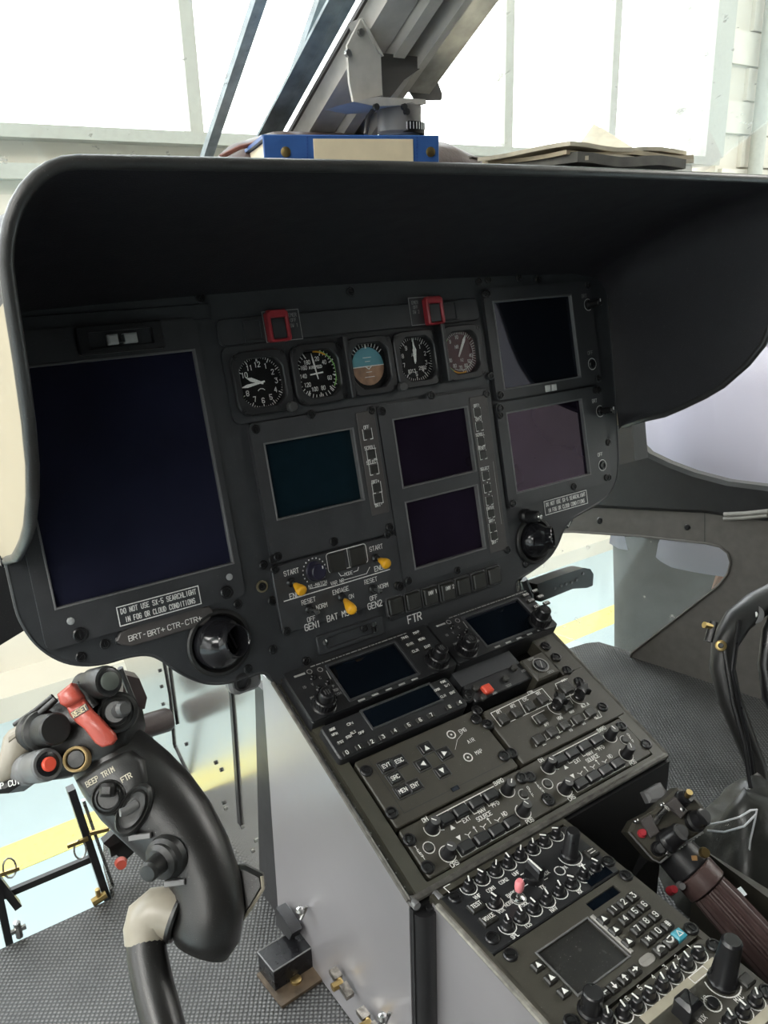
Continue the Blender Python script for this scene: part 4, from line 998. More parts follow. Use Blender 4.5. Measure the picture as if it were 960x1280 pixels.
# EFIS control panels, built once and copied
def efis(label, du):
    T = Thing('course_control_panel', label, 'control panel', CON, 94+du, -211, 'twin course and source control panels'); Z = 0
    def p(x, y, z=0): u, v = P(CON, x, y, z); return u+du, v
    w = 145 if du == 0 else 147
    unit_plate(T, 94+du, -211, 144, 47.5, Z)
    g = MB()
    for t, x, y in (('DH', 531, 1024.7), ('BARO', 623, 977.5), ('POS', 662, 1026), ('CRS', 568, 1080), ('EXT', 582.8, 1024.4), ('NAV', 602, 1013), ('PFD', 619, 1005), ('SOURCE', 605, 1020.5), ('ND', 630.5, 1017.5)):
        u, v = p(x, y); g.text(t, u, v, 3.8, .3, w=.65)
    for i, t in enumerate('TEST'): u, v = p(520+i*3.2, 1060+i*4.2); g.text(t, u, v, 3, .3, w=.55)
    for i, t in enumerate('OFF'): u, v = p(660+i*3, 985+i*4.5); g.text(t, u, v, 3, .3, w=.55)
    g.line([p(543.8, 1020.8), p(617, 983)], .8, .3); g.line([p(545, 1028), p(549, 1038), p(555, 1037.5)], .7, .3)
    for a, b in (((559.5, 1013), (571, 1029)), ((580, 1003), (592.5, 1018)), ((600, 993), (611, 1008))): g.line([p(*a), p(*b), p(b[0]+5, b[1]-2.6)], .7, .3)
    g.line([p(569, 1060), p(577, 1071.5), p(650, 1031.8), p(645, 1024)], .8, .3)
    for a, b in (((585, 1044), (596, 1061)), ((604, 1034), (615, 1051)), ((622, 1026), (633, 1041))): g.line([p(*b), p(*a), p(a[0]-4, a[1]-1)], .7, .3); g.line([p(*a), p(a[0]+3, a[1]-4)], .7, .3)
    for x, y, s in ((564.7, 1034, 1), (574, 1047.8, -1)): u, v = p(x, y); g.prism([(u-2.4, v-2.2*s), (u+2.4, v-2.2*s), (u, v+2.4*s)][::s], .1, .3)
    for x, y in ((594, 1037), (611.5, 1026.5)): u, v = p(x, y); g.line([(u, v-2.5), (u, v+2.5)], .8, .3); g.prism([(u-1.4, v+1.6), (u+1.4, v+1.6), (u, v+3.6)], .1, .3)
    for x, y, r, a0, a1 in ((539.7, 1035.3, 7.4, 150, 400), (633.8, 987.8, 7.4, 150, 400), (653.8, 1014.4, 7.4, 100, 330), (559.4, 1067.5, 7.4, 40, 320), (536, 1059.7, 5.2, 0, 360), (654.7, 993, 5.2, 60, 290)):
        u, v = p(x, y); g.arc(u, v, r, a0, a1, .8, .3, 20)
    T.part('lettering', g, M['white'])
    for x, y in ((539.7, 1035.3), (633.8, 987.8), (653.8, 1014.4), (559.4, 1067.5)):
        u, v = p(x, y); k = T.inst('knob', KN, u, v, 0); T.inst('knob_cap', KCAP, u, v, 0, rot=random.uniform(-.8, .8), parent=k)
    for x, y in ((536, 1059.7), (654.7, 993)): u, v = p(x, y); T.part('push_button', MB().lathe([(4, 0), (4, 1.6), (3.4, 2.2)], u, v, 14), M['keycap'])
    for x, y in ((557.8, 1023.8), (576, 1013.8), (595.3, 1003.8), (613.5, 994), (582.8, 1058.5), (602.5, 1048), (620.5, 1038.2), (639, 1028)):
        u, v = p(x, y, 3); T.inst('button', BTN, u, v, 0)
    for x, y in ((511.6, 1050.3), (534.4, 1084.7), (652, 973), (684, 998.8)): u, v = p(x, y); T.inst('screw', DZUS, u, v, 0, k=.92, rot=random.random()*3)
    return T
efis('course and source control panel at the lower left of the console', 0)
_d = P(CON, 684.7, 959.2)[0]-P(CON, 539.7, 1035.3)[0]
efis('course and source control panel at the lower right of the console', _d)
# autopilot panel
T = Thing('autopilot_panel', 'olive black panel of square keys and two dark star knobs at right', 'control panel', CON, 243, -150); Z = 0
g = MB(); g.box(246, -152, 148, 67, -20, Z, 1, r=3); T.part('faceplate', g, M['olive'])
g = MB()
def boxpx(pts, w=.8): g.line([P(CON, *q) for q in pts], w, .3)
boxpx([(613.3, 891.7), (677.5, 860.7), (691.7, 877.5), (625.5, 908), (613.3, 891.7)]); boxpx([(648, 875), (657.5, 892)])
boxpx([(697, 862), (694, 855), (709, 848.5)], .7); boxpx([(707, 871.5), (722, 866)], .7)
boxpx([(671, 905), (664.5, 896), (676, 890), (680, 888)], .7); boxpx([(705, 876), (712, 873.5), (716, 880)], .7)
boxpx([(665, 921), (670, 933.5), (677, 929)], .7)
for a in ((682, 926), (698, 917), (715, 908), (731, 900)): boxpx([(a[0], a[1]), (a[0]+5, a[1]-3)], .7); boxpx([(a[0]-2, a[1]-8), (a[0]+2, a[1]-1.5)], .7)
boxpx([(745, 899), (752, 896), (748, 889)], .7)
for t, x, y in (('BC', 679.5, 929.7), ('DS', 697, 921), ('VS', 713, 912.5), ('GS', 729, 904), ('ALT', 745, 896), ('APP', 683, 905.5), ('HDG', 699.5, 897.5), ('NAV', 714.5, 889.5), ('ALT.A', 731, 881.5), ('AP1', 623.5, 890), ('AP2', 640.7, 882.7), ('CYC', 656.5, 874.5), ('YRT', 672.7, 867), ('CTRL', 663.5, 865.5), ('EXT', 705, 851)):
    u, v = P(CON, x, y); g.text(t, u, v, 3.2, .3, w=.6, asp=.75)
for x, y in ((695, 883.5), (723, 871)): u, v = P(CON, x, y); g.arc(u, v, 9.5, 90, 260, .8, .3, 12)
T.part('lettering', g, M['white'])
for x, y in ((673.8, 923), (690.6, 913.7), (706.6, 905), (722.5, 898), (738.7, 889), (676.4, 897.5), (709.5, 881.5), (630, 898), (646.7, 889.5), (663, 881.7), (679, 873)):
    u, v = P(CON, x, y, 4); T.inst('button', SQB, u, v, 0)
u, v = P(CON, 708.5, 858.5, 4); T.part('button', MB().box(u, v, 15, 14, 0, 5, 1.2, r=1), M['keycap'])
def star(r0, r1, n=5):
    return [((r0 if i % 2 == 0 else r1)*math.cos(2*PI*i/(2*n)+.3), (r0 if i % 2 == 0 else r1)*math.sin(2*PI*i/(2*n)+.3)) for i in range(2*n)]
STAR = MB().lathe([(6, 0), (6, 2), (5, 3), (5, 9)], n=14).prism(star(8.6, 4.8), 9, 17, 1.2).mesh('knob', M['knob'])
for x, y in ((695, 883.5), (723.5, 871)): u, v = P(CON, x, y); T.inst('knob', STAR, u, v, 0)
dzus(T, CON, [(596, 888.5), (609, 905.7), (639.5, 942), (724, 852), (753, 884)], Z)
# red button strip
T = Thing('button_strip', 'narrow black strip with one bright red square button', 'control panel', CON, 215, -98); Z = 1
g = MB(); g.box(213, -96.5, 82, 22.5, -20, Z+2, 1, r=2); T.part('faceplate', g, M['unit'])
g = MB(); g.box(214, -74.5, 82, 19, -20, -1); T.part('blank_plate', g, M['panel'])
u, v = P(CON, 609, 861.5, 5); T.part('button', MB().box(u, v, 11, 10, Z+2, 8, 1.2, r=1), M['redbright'], label='bright red square button')
for x, y in ((631.7, 849.5), (642, 836), (594, 862), (603.5, 873)): u, v = P(CON, x, y, 3); T.part('push_button', MB().lathe([(3.8, 3), (3.8, 6), (3, 7)], u, v, 12), M['keycap'])
g = MB()
for t, x, y in (('TEST', 636, 857), ('ARM', 618, 866.5), ('HYD', 654.5, 838.5)): u, v = P(CON, x, y, 3); g.text(t, u, v, 2.6, 3.3, w=.5)
T.part('lettering', g, M['dimwhite'])
dzus(T, CON, [(585.5, 868), (584, 873)], 2)
T = Thing('rotary_selector_box', 'raised square block with a round slotted selector, right of the red button', 'switch', CON, 272, -92)
u, v = P(CON, 675.5, 832, 7); g = MB(); g.box(u, v, 33, 30, -20, 7, 1.5, r=1); T.part('block', g, M['olive'])
g = MB().lathe([(8.5, 7), (8.5, 8.4), (7, 9), (7, 8), (5.5, 8), (5.5, 9.5)], u, v, 20); T.part('selector', g, M['bezel']); g = MB(); g.arc(u, v, 8.8, 0, 360, 1.0, 8.6, 22); g.line([(u-2, v-4), (u+2, v+4)], 1.0, 9.8); g.text('NORM', u-4, v+11.5, 2.8, 7.3); g.text('OPEN', u+5, v-11.5, 2.8, 7.3); T.part('lettering', g, M['dimwhite'])
T = Thing('blank_panel', 'blank olive black filler along the right console rail', 'panel', CON, 306, -95)
g = MB(); g.box(305.5, -90.5, 28.5, 55, -20, -.5, 1, r=2); T.part('faceplate', g, M['olive']); dzus(T, CON, [(682, 808), (695, 822), (709, 838)], 0)
# ================================================================ lower console
low = empty('lower_console', LOW.pt(80, -120)-Vector((0, 0, .2)), 'lower console block holding the audio panels, beside the twist grip', 'console')
LU0, LU1 = P(LOW, 547, 1130)[0], P(LOW, 713, 1030)[0]
lz = LOW.O.z
y0 = yF-.004; y1 = LOW.pt(0, -420).y; z1 = LOW.pt(0, -420).z; xl = LOW.O.x+LU0*MM; xr = LOW.O.x+LU1*MM
free('console_body', xz_prism([(y0, lz-.025), (y1, z1-.025), (y1, 0), (y0, 0)][::-1], xl+.004, xr-.004), M['blackmetal'], parent=low)
free('side_panel', xz_prism([(y0-.004, lz-.003), (y1, z1-.003), (y1, .002), (y0-.004, .002)][::-1], xl-.001, xl+.004), M['metalside'], parent=low, label='grey metal side panel')
gg = MB(1); gg.sweep([LOW.pt(LU0, 0, -2), LOW.pt(LU0, -420, -2)], .0028, 8); free('edge_tube', gg, mat('edge_worn_pale', (.20, .19, .17), .35, metal=.4, var=.4, scale=120), parent=low)
gg = MB(1); gg.sweep([Vector((xl-.002, y0-.003, 0)), Vector((xl-.002, y0-.003, lz-.006))], .004, 8); free('edge_tube', gg, M['blackmetal'], parent=low)
g = MB(); LW = LU1-LU0; LC = (LU0+LU1)/2
g.holed(rr(LC, -205, LW+1, 430), [rr(LC, -205, LW-11, 420)], -26, 0)
tf = Thing('top_frame', None, None, LOW, LC, -205); tf.e.parent = low; tf.e.matrix_local = low.matrix_world.inverted() @ LOW.mat(LC, -205); tf.part('rail', g, M['olive'])
def seam(x, y): return P(LOW, x, y)[1]
s1 = (seam(627.8, 1186)+seam(773, 1091))/2; s2 = (seam(748.7, 1268)+seam(862, 1180))/2; s0 = (seam(558, 1113)+seam(712, 1030))/2
IW = LW-9
def knobrow(T, pix, z=0, lab=True):
    g = MB()
    for i, (x, y) in enumerate(pix):
        u, v = P(LOW, x, y); a = random.uniform(-1.2, 1.0); k = T.inst('knob', KSM, u, v, z, rot=a); T.inst('pointer', KPT, u, v, z, rot=a, parent=k)
        g.arc(u, v, 7.2, 150, 390, .8, z+.3, 12)
    T.part('lettering', g, M['white'])
# audio panel 1
T = Thing('audio_panel', 'audio panel with a pink capped lever between two rows of small knobs', 'control panel', LOW, LC, (s0+s1)/2); Z = 0
unit_plate(T, LC, (s0+s1)/2, IW, s0-s1-1.5, Z, m='unit')
def q5(lst): return [(520+.3125*x, 1010+.3125*y) for x, y in lst]
knobrow(T, q5([(210, 320), (262, 285), (317, 254), (368, 224), (415, 194), (465, 166), (512, 138), (560, 110)])); knobrow(T, q5([(365, 475), (418, 440), (470, 405), (522, 371), (572, 337), (622, 305), (670, 273), (718, 241)])); knobrow(T, q5([(315, 382)]))
g = MB()
for t, x, y in (('BACK', 380, 345), ('NORM', 372, 382), ('ISOL', 432, 385), ('VOX', 340, 412), ('COM1', 300, 325), ('COM2', 350, 293), ('VHF', 245, 355), ('UHF', 400, 262), ('AUX', 520, 262), ('TX', 505, 318), ('ICS', 447, 470), ('SPL', 395, 512), ('NAV', 550, 405), ('RX', 655, 335), ('VOL', 660, 228), ('PA', 595, 240)):
    u, v = P(LOW, *q5([(x, y)])[0]); g.text(t, u, v, 3.2, .3, w=.6, asp=.8)
for x, y in ((425, 265), (425, 290), (440, 310), (520, 285), (485, 310), (455, 245)): u, v = P(LOW, *q5([(x, y)])[0]); g.line([(u-1.8, v), (u+1.8, v)], .8, .3)
u, v = P(LOW, *q5([(575, 252)])[0]); g.arc(u, v, 4.5, 60, 400, .9, .3, 14); u, v = P(LOW, *q5([(615, 192)])[0]); g.arc(u, v, 10.5, 160, 400, .9, .3, 18)
g.line([P(LOW, *q5([(148, 352)])[0]), P(LOW, *q5([(110, 318)])[0]), P(LOW, *q5([(135, 305)])[0])], .8, .3)
T.part('lettering', g, M['white'])
u, v = P(LOW, *q5([(615, 190)])[0]); K = T.part('knob', MB().lathe([(8.5, 0), (8.5, 3), (7, 5), (6.4, 26), (5, 28)], u, v, 12), M['knob'], label='tall black knob')
u, v = P(LOW, *q5([(470, 282)])[0]); g = MB().lathe([(8.5, 0), (8.5, 5), (7, 6)], u, v, 16); g.prism([(u-3, v-8), (u+3, v-8), (u+2, v+8), (u-2, v+8)], 6, 15, 1.5); T.part('selector', g, M['knob'])
g = MB(); g.box(u, v, 1.4, 15, 15, 15.5); T.part('pointer', g, M['white'])
u, v = P(LOW, *q5([(408, 362)])[0]); g = MB().lathe([(5.6, 0), (5.6, 1.5), (4, 2.5), (2, 3), (1.8, 10)], u, v, 14); T.part('lever', g, M['steel']); g = MB().lathe([(3.2, 9), (3.9, 12), (3.9, 17), (2.6, 19.5)], u, v, 14); T.part('lever_cap', g, M['pink'], label='pink cap'); g = MB(); g.arc(u, v, 6.4, 0, 360, .8, .3, 16); T.part('lettering', g, M['white'])
for t, x, y, w in (('TEST', 240, 400, 13), ('VOICE', 290, 450, 14), ('', 700, 185, 12)):
    u, v = P(LOW, *q5([(x, y)])[0]); g = MB(); g.box(u, v, w, 9, 0, 3.5, 1); T.part('button', g, M['keycap'])
    g = MB(); (g.text(t, u, v, 3.4, 3.8, w=.6, fit=w-4) if t else [g.line([(u-3, v+k), (u+3, v+k)], .7, 3.8) for k in (-1.5, 1.5)]); T.part('lettering', g, M['white'])
g = MB(); a, b = P(LOW, *q5([(690, 300)])[0]), P(LOW, *q5([(770, 250)])[0]); g.box((a[0]+b[0])/2, (a[1]+b[1])/2, 26, 8, 0, .8); T.part('label_window', g, M['screen'])
dzus(T, LOW, q5([(157, 360), (305, 522), (770, 215)]), 0)
# keypad computer unit
T = Thing('keypad_unit', 'keypad unit with a dusty square screen and one teal key', 'control panel', LOW, LC, (s1+s2)/2); Z = 0
g = MB(); cv = (s1+s2)/2
scq = [P(LOW, *q) for q in q5([(490, 580), (690, 442), (850, 600), (640, 745)])]
su0, su1 = (scq[0][0]+scq[3][0])/2, (scq[1][0]+scq[2][0])/2; sv1, sv0 = (scq[0][1]+scq[1][1])/2, (scq[2][1]+scq[3][1])/2
wq = [P(LOW, *q) for q in q5([(680, 378), (790, 312), (825, 335), (705, 414)])]
wu0, wu1 = (wq[0][0]+wq[3][0])/2, (wq[1][0]+wq[2][0])/2; wv1, wv0 = (wq[0][1]+wq[1][1])/2, (wq[2][1]+wq[3][1])/2
g.box(LC, cv, IW, s1-s2-1.5, -20, -3, r=1); g.holed(rr(LC, cv, IW, s1-s2-1.5, 3), [rr((su0+su1)/2, (sv0+sv1)/2, su1-su0, sv1-sv0), rr((wu0+wu1)/2, (wv0+wv1)/2, wu1-wu0, wv1-wv0)], -3, 0); T.part('faceplate', g, M['olive'])
g = MB(); g.box((su0+su1)/2, (sv0+sv1)/2, su1-su0, sv1-sv0, -3, -1.5); T.part('screen', g, mat('dusty_screen', (.020, .020, .019), .25, dust=.5, bump=.1))
g = MB(); g.box((wu0+wu1)/2, (wv0+wv1)/2, wu1-wu0, wv1-wv0, -3, -1.5); T.part('small_display', g, M['screen'])
g = MB(); g.ring(rr((su0+su1)/2, (sv0+sv1)/2, su1-su0+3, sv1-sv0+3), rr((su0+su1)/2, (sv0+sv1)/2, su1-su0, sv1-sv0), 0, 1, .3); T.part('screen_trim', g, M['edge'])
g = MB(); g.box(su1+4.5, (sv0+sv1)/2, 3.5, sv1-sv0, 0, 1.8, .5); T.part('trim_bar', g, mat('bar_grey', (.28, .27, .25), .35))
def q7(lst): return [(700+.2708*x, 1010+.2708*y) for x, y in lst]
PK = MB().box(0, 0, 9.5, 8, 0, 4, 1.2, r=1).mesh('key', M['keycap']); PT = MB().box(0, 0, 9.5, 8, 0, 4, 1.2, r=1).mesh('key', M['teal'])
labs = ['1', '2', '3', '4', '5', '6', '7', '8', '9', '*', '0', '#']
for t, xy in zip(labs, q7([(250, 462), (293, 433), (337, 402), (300, 508), (345, 475), (388, 443), (357, 555), (397, 520), (440, 490), (408, 602), (452, 565), (497, 533)])):
    u, v = P(LOW, *xy, 4); T.inst('key', PK, u, v, 0); g = MB(); g.text(t, u, v, 4.8, 4.3, w=.8); T.part('lettering', g, M['white'])
for i, xy in enumerate(q7([(463, 648), (510, 612), (550, 578)])):
    u, v = P(LOW, *xy, 4); T.inst('key', PT if i == 2 else PK, u, v, 0, label='teal key' if i == 2 else None, k=1.08); g = MB()
    if i == 0: g.arc(u, v-2, 3.4, 20, 160, 1.6, 4.6, 8)
    if i == 1: g.arc(u, v+2, 3.4, 200, 340, 1.4, 4.6, 8); g.line([(u-1, v+2.5), (u+3, v+3)], .8, 4.6)
    if i == 2: g.line([(u-2.5, v-2), (u+2.5, v-2), (u, v+2.5)], .7, 4.6, close=True)
    T.part('lettering', g, M['white'])
def arrowkey(xy, d):
    u, v = P(LOW, *xy, 4); T.inst('key', PK, u, v, 0, k=.95); g = MB(); s = 2.2
    if d == 't': g.prism([(u-s, v-s), (u+s, v-s), (u, v+s)], 3.8, 4.2)
    else:
        dx, dy = {'l': (-1, 0), 'r': (1, 0), 'd': (0, -1), 'u': (0, 1)}[d]; px, py = -dy, dx
        g.line([(u-dx*2.6, v-dy*2.6), (u+dx*.6, v+dy*.6)], 1.1, 4.1); g.prism([(u+dx*2.8, v+dy*2.8), (u+px*2, v+py*2), (u-px*2, v-py*2)], 3.8, 4.2)
    T.part('lettering', g, M['white'])
for xy in q5([(750, 440), (797, 483), (850, 530), (487, 624), (540, 675), (592, 728)]): arrowkey(xy, 't')
for xy, d in zip(q7([(203, 850), (250, 818), (298, 780), (347, 742)]), 'lduo'): arrowkey(xy, d if d != 'o' else 'r')
u, v = P(LOW, *q7([(402, 703)])[0]); g = MB(); g.box(u, v, 15, 8, 0, 1, .3, r=4); T.part('light_sensor', g, mat('sensor_grey', (.25, .24, .22), .4))
u, v = P(LOW, *q7([(140, 935)])[0]); g = MB().lathe([(9.5, 0), (9.5, 2), (8, 3), (7.4, 18), (6.4, 19)], u, v, 16); T.part('knob', g, M['knob'])
dzus(T, LOW, q5([(378, 590), (840, 272)])+q7([(605, 560), (52, 990)]), 0)
# audio panel 2, nearest
T = Thing('audio_panel', 'nearest audio panel with beige label strips, at the lower right corner', 'control panel', LOW, LC, s2-50); Z = 0
unit_plate(T, LC, s2-68, IW, 134, Z)
knobrow(T, q7([(215, 980), (290, 950), (350, 915), (412, 870), (470, 822), (525, 775), (583, 722), (637, 678)])); knobrow(T, q7([(900, 893), (843, 945), (782, 990)]))
for i, (a, b) in enumerate((((385, 985), (722, 705)), ((860, 1030), (1010, 910)))):
    pa, pb = P(LOW, *q7([a])[0]), P(LOW, *q7([b])[0]); va = (pa[1]+pb[1])/2; g = MB(); g.box((pa[0]+pb[0])/2, va, abs(pb[0]-pa[0]), 7, 0, .8, .2); T.part('label_strip', g, M['beigestrip'])
    if i == 0:
        g = MB(); x, y = P(LOW, *q7([(642, 775)])[0]); g.line(rr(x, va, 17, 5.5), .8, 1, close=True)
        for t, xx in (('VOR', 480), ('ADF', 400)): x, y = P(LOW, *q7([(xx, 905)])[0]); 
        T.part('lettering', g, M['white'])
u, v = P(LOW, *q7([(748, 800)])[0]); T.part('knob', MB().lathe([(11, 0), (11, 3), (9.5, 5), (7.6, 40), (6, 42)], u, v, 12), M['knob'], label='tall tapered black knob'); g = MB(); g.arc(u, v, 13, 150, 330, 1, .3, 16)
u2, v2 = P(LOW, *q7([(705, 905)])[0]); g.arc(u2, v2, 6, 0, 360, 1, .3, 16)
for t, x, y in (('1', 595, 640), ('2', 540, 690), ('3', 485, 735), ('4', 430, 780), ('5', 368, 830), ('6', 310, 880), ('IC', 668, 882), ('MIC', 825, 880), ('VOX', 655, 975)): uu, vv = P(LOW, *q7([(x, y)])[0]); g.text(t, uu, vv, 3.6, .3)
g.line([P(LOW, *q7([q])[0]) for q in ((525, 945), (540, 885), (575, 880))], 1, .3)
T.part('lettering', g, M['white']); T.part('push_button', MB().lathe([(4.2, 0), (4.2, 2.5), (3.5, 3)], u2, v2, 14), M['knob'])
u, v = P(LOW, *q7([(580, 950)])[0]); g = MB(); g.box(u, v, 15, 15, 0, 16, 3, r=2); T.part('selector', g, M['knob'])
u, v = P(LOW, *q7([(857, 806)])[0]); g = MB(); g.box(u, v, 11, 9, 0, 4, 1); T.part('button', g, M['keycap'])
dzus(T, LOW, q7([(710, 637), (955, 850)]), 0)
# ================================================================ left stick grip
GO = at(120, 930, .5)
GR = Frame(GO, RC @ Vector((1, 0, 0)), RC @ Vector((0, 1, 0)))
GR = Frame(GO, RC @ Vector((1, 0, .0)), (EYE-GO).normalized().cross(RC @ Vector((1, 0, 0))))
def gp(x, y, n=0): u, v = GR.mm(x, y, n); return Vector((u, v, n))
ST = Thing('control_stick', 'black control stick at the lower left with a red guard lever on its grip', 'control stick', GR, *GR.mm(200, 1290), n=-10)
g = MB(); g.sweep([gp(222, 1345, 10), gp(205, 1285, 4), gp(192, 1235, -4), gp(184, 1195, -10), gp(183, 1170, -13)], [11.6]*5, 24); ST.part('shaft', g, M['grip'], sharp=1)
g = MB(); g.sweep([gp(183, 1178, -13), gp(182.5, 1162, -13.5), gp(186, 1149, -14), gp(196, 1141, -14), gp(210, 1140, -14), gp(224, 1144, -14)], [12.4, 13.2, 14.2, 14.6, 14.8, 15], 24)  # black tube elbow; its strong light is painted in as beige
ST.part('elbow', g, M['gripbeige'], label='elbow coloured pale beige for its bright reflection', sharp=1)
g = MB(); g.sweep([gp(219, 1141.5, -14), gp(223, 1143, -14), gp(226, 1144, -14)], [15.6, 16.4, 15.6], 24); ST.part('collar', g, M['grip'])
g = MB(); g.sweep([gp(x, y, n) for x, y, n in ((248, 1193, -16), (251, 1186, -16), (257, 1168, -15), (262, 1140, -15), (259, 1105, -16), (246, 1072, -18), (222, 1038, -20), (196, 1008, -21), (170, 982, -22), (145, 955, -23), (122, 930, -24), (104, 912, -24))],
    [(6, 8), (15, 17), (20, 20.5), (20.5, 21), (20.5, 20.5), (21, 22), (23, 25.5), (24.5, 27.5), (25, 28), (22, 26), (18, 22), (10, 14)], 28, up=(0, 0, 1)); ST.part('handle', g, M['grip'], sharp=1.5)
g = MB(); a = gp(292, 1113, -22)
g.prism([(a.x+u, a.y+v) for u, v in ((-22, 8), (-10, 14), (6, 14), (17, 9), (19, 2), (12, -10), (4, -20), (-8, -24), (-20, -20))], -30, -22, 2.5); ST.part('palm_rest', g, M['grip'])
g = MB(); g.sweep([Vector((a.x+u, a.y+v, -22)) for u, v in ((17, 8), (18, 1), (11, -10), (4, -19))], 1.2, 6); ST.part('rest_edge', g, M['gripbeige'])
def gpoly(pts, n=0): return [tuple(gp(x, y, n)[:2]) for x, y in pts]
# raised face of the grip
g = MB(); g.prism(gpoly([(92, 976), (128, 952), (158, 938), (176, 950), (182, 975), (178, 1008), (166, 1030), (148, 1026), (112, 1000)], 6), -16, 6, 3); ST.part('switch_face', g, M['rubber'], sharp=1.2)
g = MB(); th = math.radians(31)
u, v = gp(125, 971, 6)[:2]; g.text('BEEP TRIM', u, v, 3.0, 6.3, rot=th, w=.55, fit=18); u, v = gp(158, 972, 6)[:2]; g.text('FTR', u, v, 3.0, 6.3, rot=th, w=.55)
ST.part('lettering', g, mat('lettering_cream', (.50, .46, .36), .6))
g = MB().lathe([(10.5, 3), (10.5, 6), (9.5, 7.4), (8.7, 6.4), (7.8, 7.8), (6.8, 8.4), (6, 7.6)], *gp(136, 997, 6)[:2], 24); ST.part('hat_switch_base', g, M['rubber'], sharp=.4)
u, v = gp(132, 988, 14)[:2]; g = MB(); g.box(u, v, 9, 8, 7, 14, 2, r=2); ST.part('hat_switch', g, M['grip'])
g = MB(); u, v = gp(167, 1012, 6)[:2]
g.X = Matrix.Translation((u, v, 0)) @ Matrix.Rotation(-.45, 4, 'Z') @ Matrix.Diagonal((.7, 1.25, 1, 1)); g.lathe([(13, -2), (13, 6), (11.5, 8), (9.8, 6.8), (8.6, 8.8), (7, 8.2)], 0, 0, 24); ST.part('trigger_boot', g, M['rubber'], sharp=.4)
g = MB(); g.sweep([gp(170, 1006, 7), gp(158, 1014, 13), gp(150, 1016, 15)], [3.2, 2.6, 2.4], 10); ST.part('trigger_lever', g, M['edge'], sharp=1)
g = MB(); g.sweep([gp(210, 1070, 1), gp(205, 1074, 5), gp(203, 1076, 6.5), gp(200, 1078, 8.5), gp(198, 1079.5, 9.5)], [13, 12.5, 10.5, 10.5, 8], 20); g.sweep([gp(200, 1078, 9), gp(192, 1085, 18), gp(186, 1090, 24), gp(184.5, 1091.5, 25)], [6.2, 5.8, 5.6, 4.4], 16); ST.part('thumb_knob', g, M['rubber'], sharp=.5)
for c, w in (((175, 1046), 13), ((218, 1104), 12)):
    u, v = gp(*c, 4)[:2]; g = MB(); g.X = Matrix.Translation((u, v, 0)) @ Matrix.Rotation(.12, 4, 'Z'); g.box(0, 0, w, 3.4, 0, 5.5 if c[0] == 175 else 4.5, .4); ST.part('name_plate', g, M['edge'])
# head
g = MB(); g.prism(gpoly([(34, 897), (66, 874), (98, 858), (134, 866), (160, 884), (164, 905), (160, 926), (146, 946), (124, 958), (95, 966), (58, 976), (34, 962), (28, 930)], -2), -34, -1, 5); ST.part('head', g, M['grip'], sharp=.8)
g = MB(); g.prism(gpoly([(-4, 958), (3, 922), (10, 913), (37, 897), (40, 915), (35, 938), (24, 951), (21, 969), (2, 979), (-6, 974)], 0), -26, 2, 3); hs = ST.part('side_housing', g, M['gripbeige'], label='pale beige side housing', sharp=.8)
g = MB(); g.prism(gpoly([(9.5, 921), (31, 909), (30, 914), (10, 928)], 3), 1.5, 2.8, .4); ST.part('housing_recess', g, mat('beige_dark', (.22, .195, .15), .5))
g = MB(); g.prism(gpoly([(-8, 978), (22, 968), (26, 979), (8, 992), (-8, 993)], 1), -24, 1, 3); ST.part('lower_cap', g, M['grip'])
g = MB(); u, v = gp(11, 979.5, 3)[:2]; g.text('P CUT', u, v, 3.2, 1.4, rot=.26, w=.55); ST.part('lettering', g, M['white'])
def barrel(name, a, b, R, prof_, m, ins=None, mins=None, label=None):
    A, B = gp(*a), gp(*b); d = (B-A); g = MB(); g.sweep([A+d*f for f, r in prof_], [R*r for f, r in prof_], 24); ST.part(name, g, m, sharp=.5)
    if ins: g = MB(); g.sweep([B-d.normalized()*1.0, B+d.normalized()*1.5, B+d.normalized()*2.2], [ins, ins, ins*.8], 20); ST.part('button', g, mins, label=label)
gs = M['edge']
barrel('switch_barrel', (45, 914, -6), (70, 911, 15), 10.2, [(0, 1.25), (.12, 1.25), (.18, 1.1), (.3, 1.22), (.38, 1.2), (.44, .95), (.95, .95), (1, .86)], M['rubber'])
barrel('switch_barrel', (30, 962, -8), (60, 955.5, 13), 8.9, [(0, 1.1), (.3, 1.1), (.34, 1.02), (.5, 1.02), (.56, 1.1), (.95, 1.1), (1, 1.0)], gs); barrel('button_well', (57, 956, 11), (60.5, 955.3, 13.4), 8.9, [(0, .8), (.9, .8), (1, .7)], M['knob'], 4.3, M['redbright'], 'round coral red button')
barrel('switch_barrel', (104, 857, -10), (136, 851.5, 8), 9.6, [(0, .85), (.3, .85), (.4, 1.0), (.9, 1.05), (1, .98)], M['rubber']); barrel('button_well', (133, 852, 6), (136.6, 851.4, 8.5), 9.6, [(0, .84), (.9, .84), (1, .76)], M['knob'], 5.8, mat('cap_green_grey', (.07, .08, .07), .5), 'grey green button cap')
g = MB(); u, v = gp(94, 949, 6)[:2]; g.lathe([(7.6, -2), (7.6, 6), (6.9, 6.8), (6.1, 6), (5.9, 3)], u, v, 26); ST.part('gold_ring', g, mat('ring_gold', (.50, .36, .17), .4), label='tan gold ring')
g = MB(); g.lathe([(6.1, 3), (5, 5), (1.5, 5.5)], u, v, 20); ST.part('button', g, M['rubber'])
g = MB(); u, v = gp(147, 890, 0)[:2]; g.lathe([(12.5, -3), (12.5, 0), (10.6, 1.6), (10, .8), (8.6, 2.6), (8, 2), (6.4, 4)], u, v, 24); ST.part('hat_boot', g, M['rubber'], sharp=.4)
g = MB(); g.sweep([gp(148, 889, 3), gp(154, 886, 9), gp(156, 885.5, 10)], [4.6, 5, 3.6], 16); ST.part('hat_switch', g, M['knobcap'])
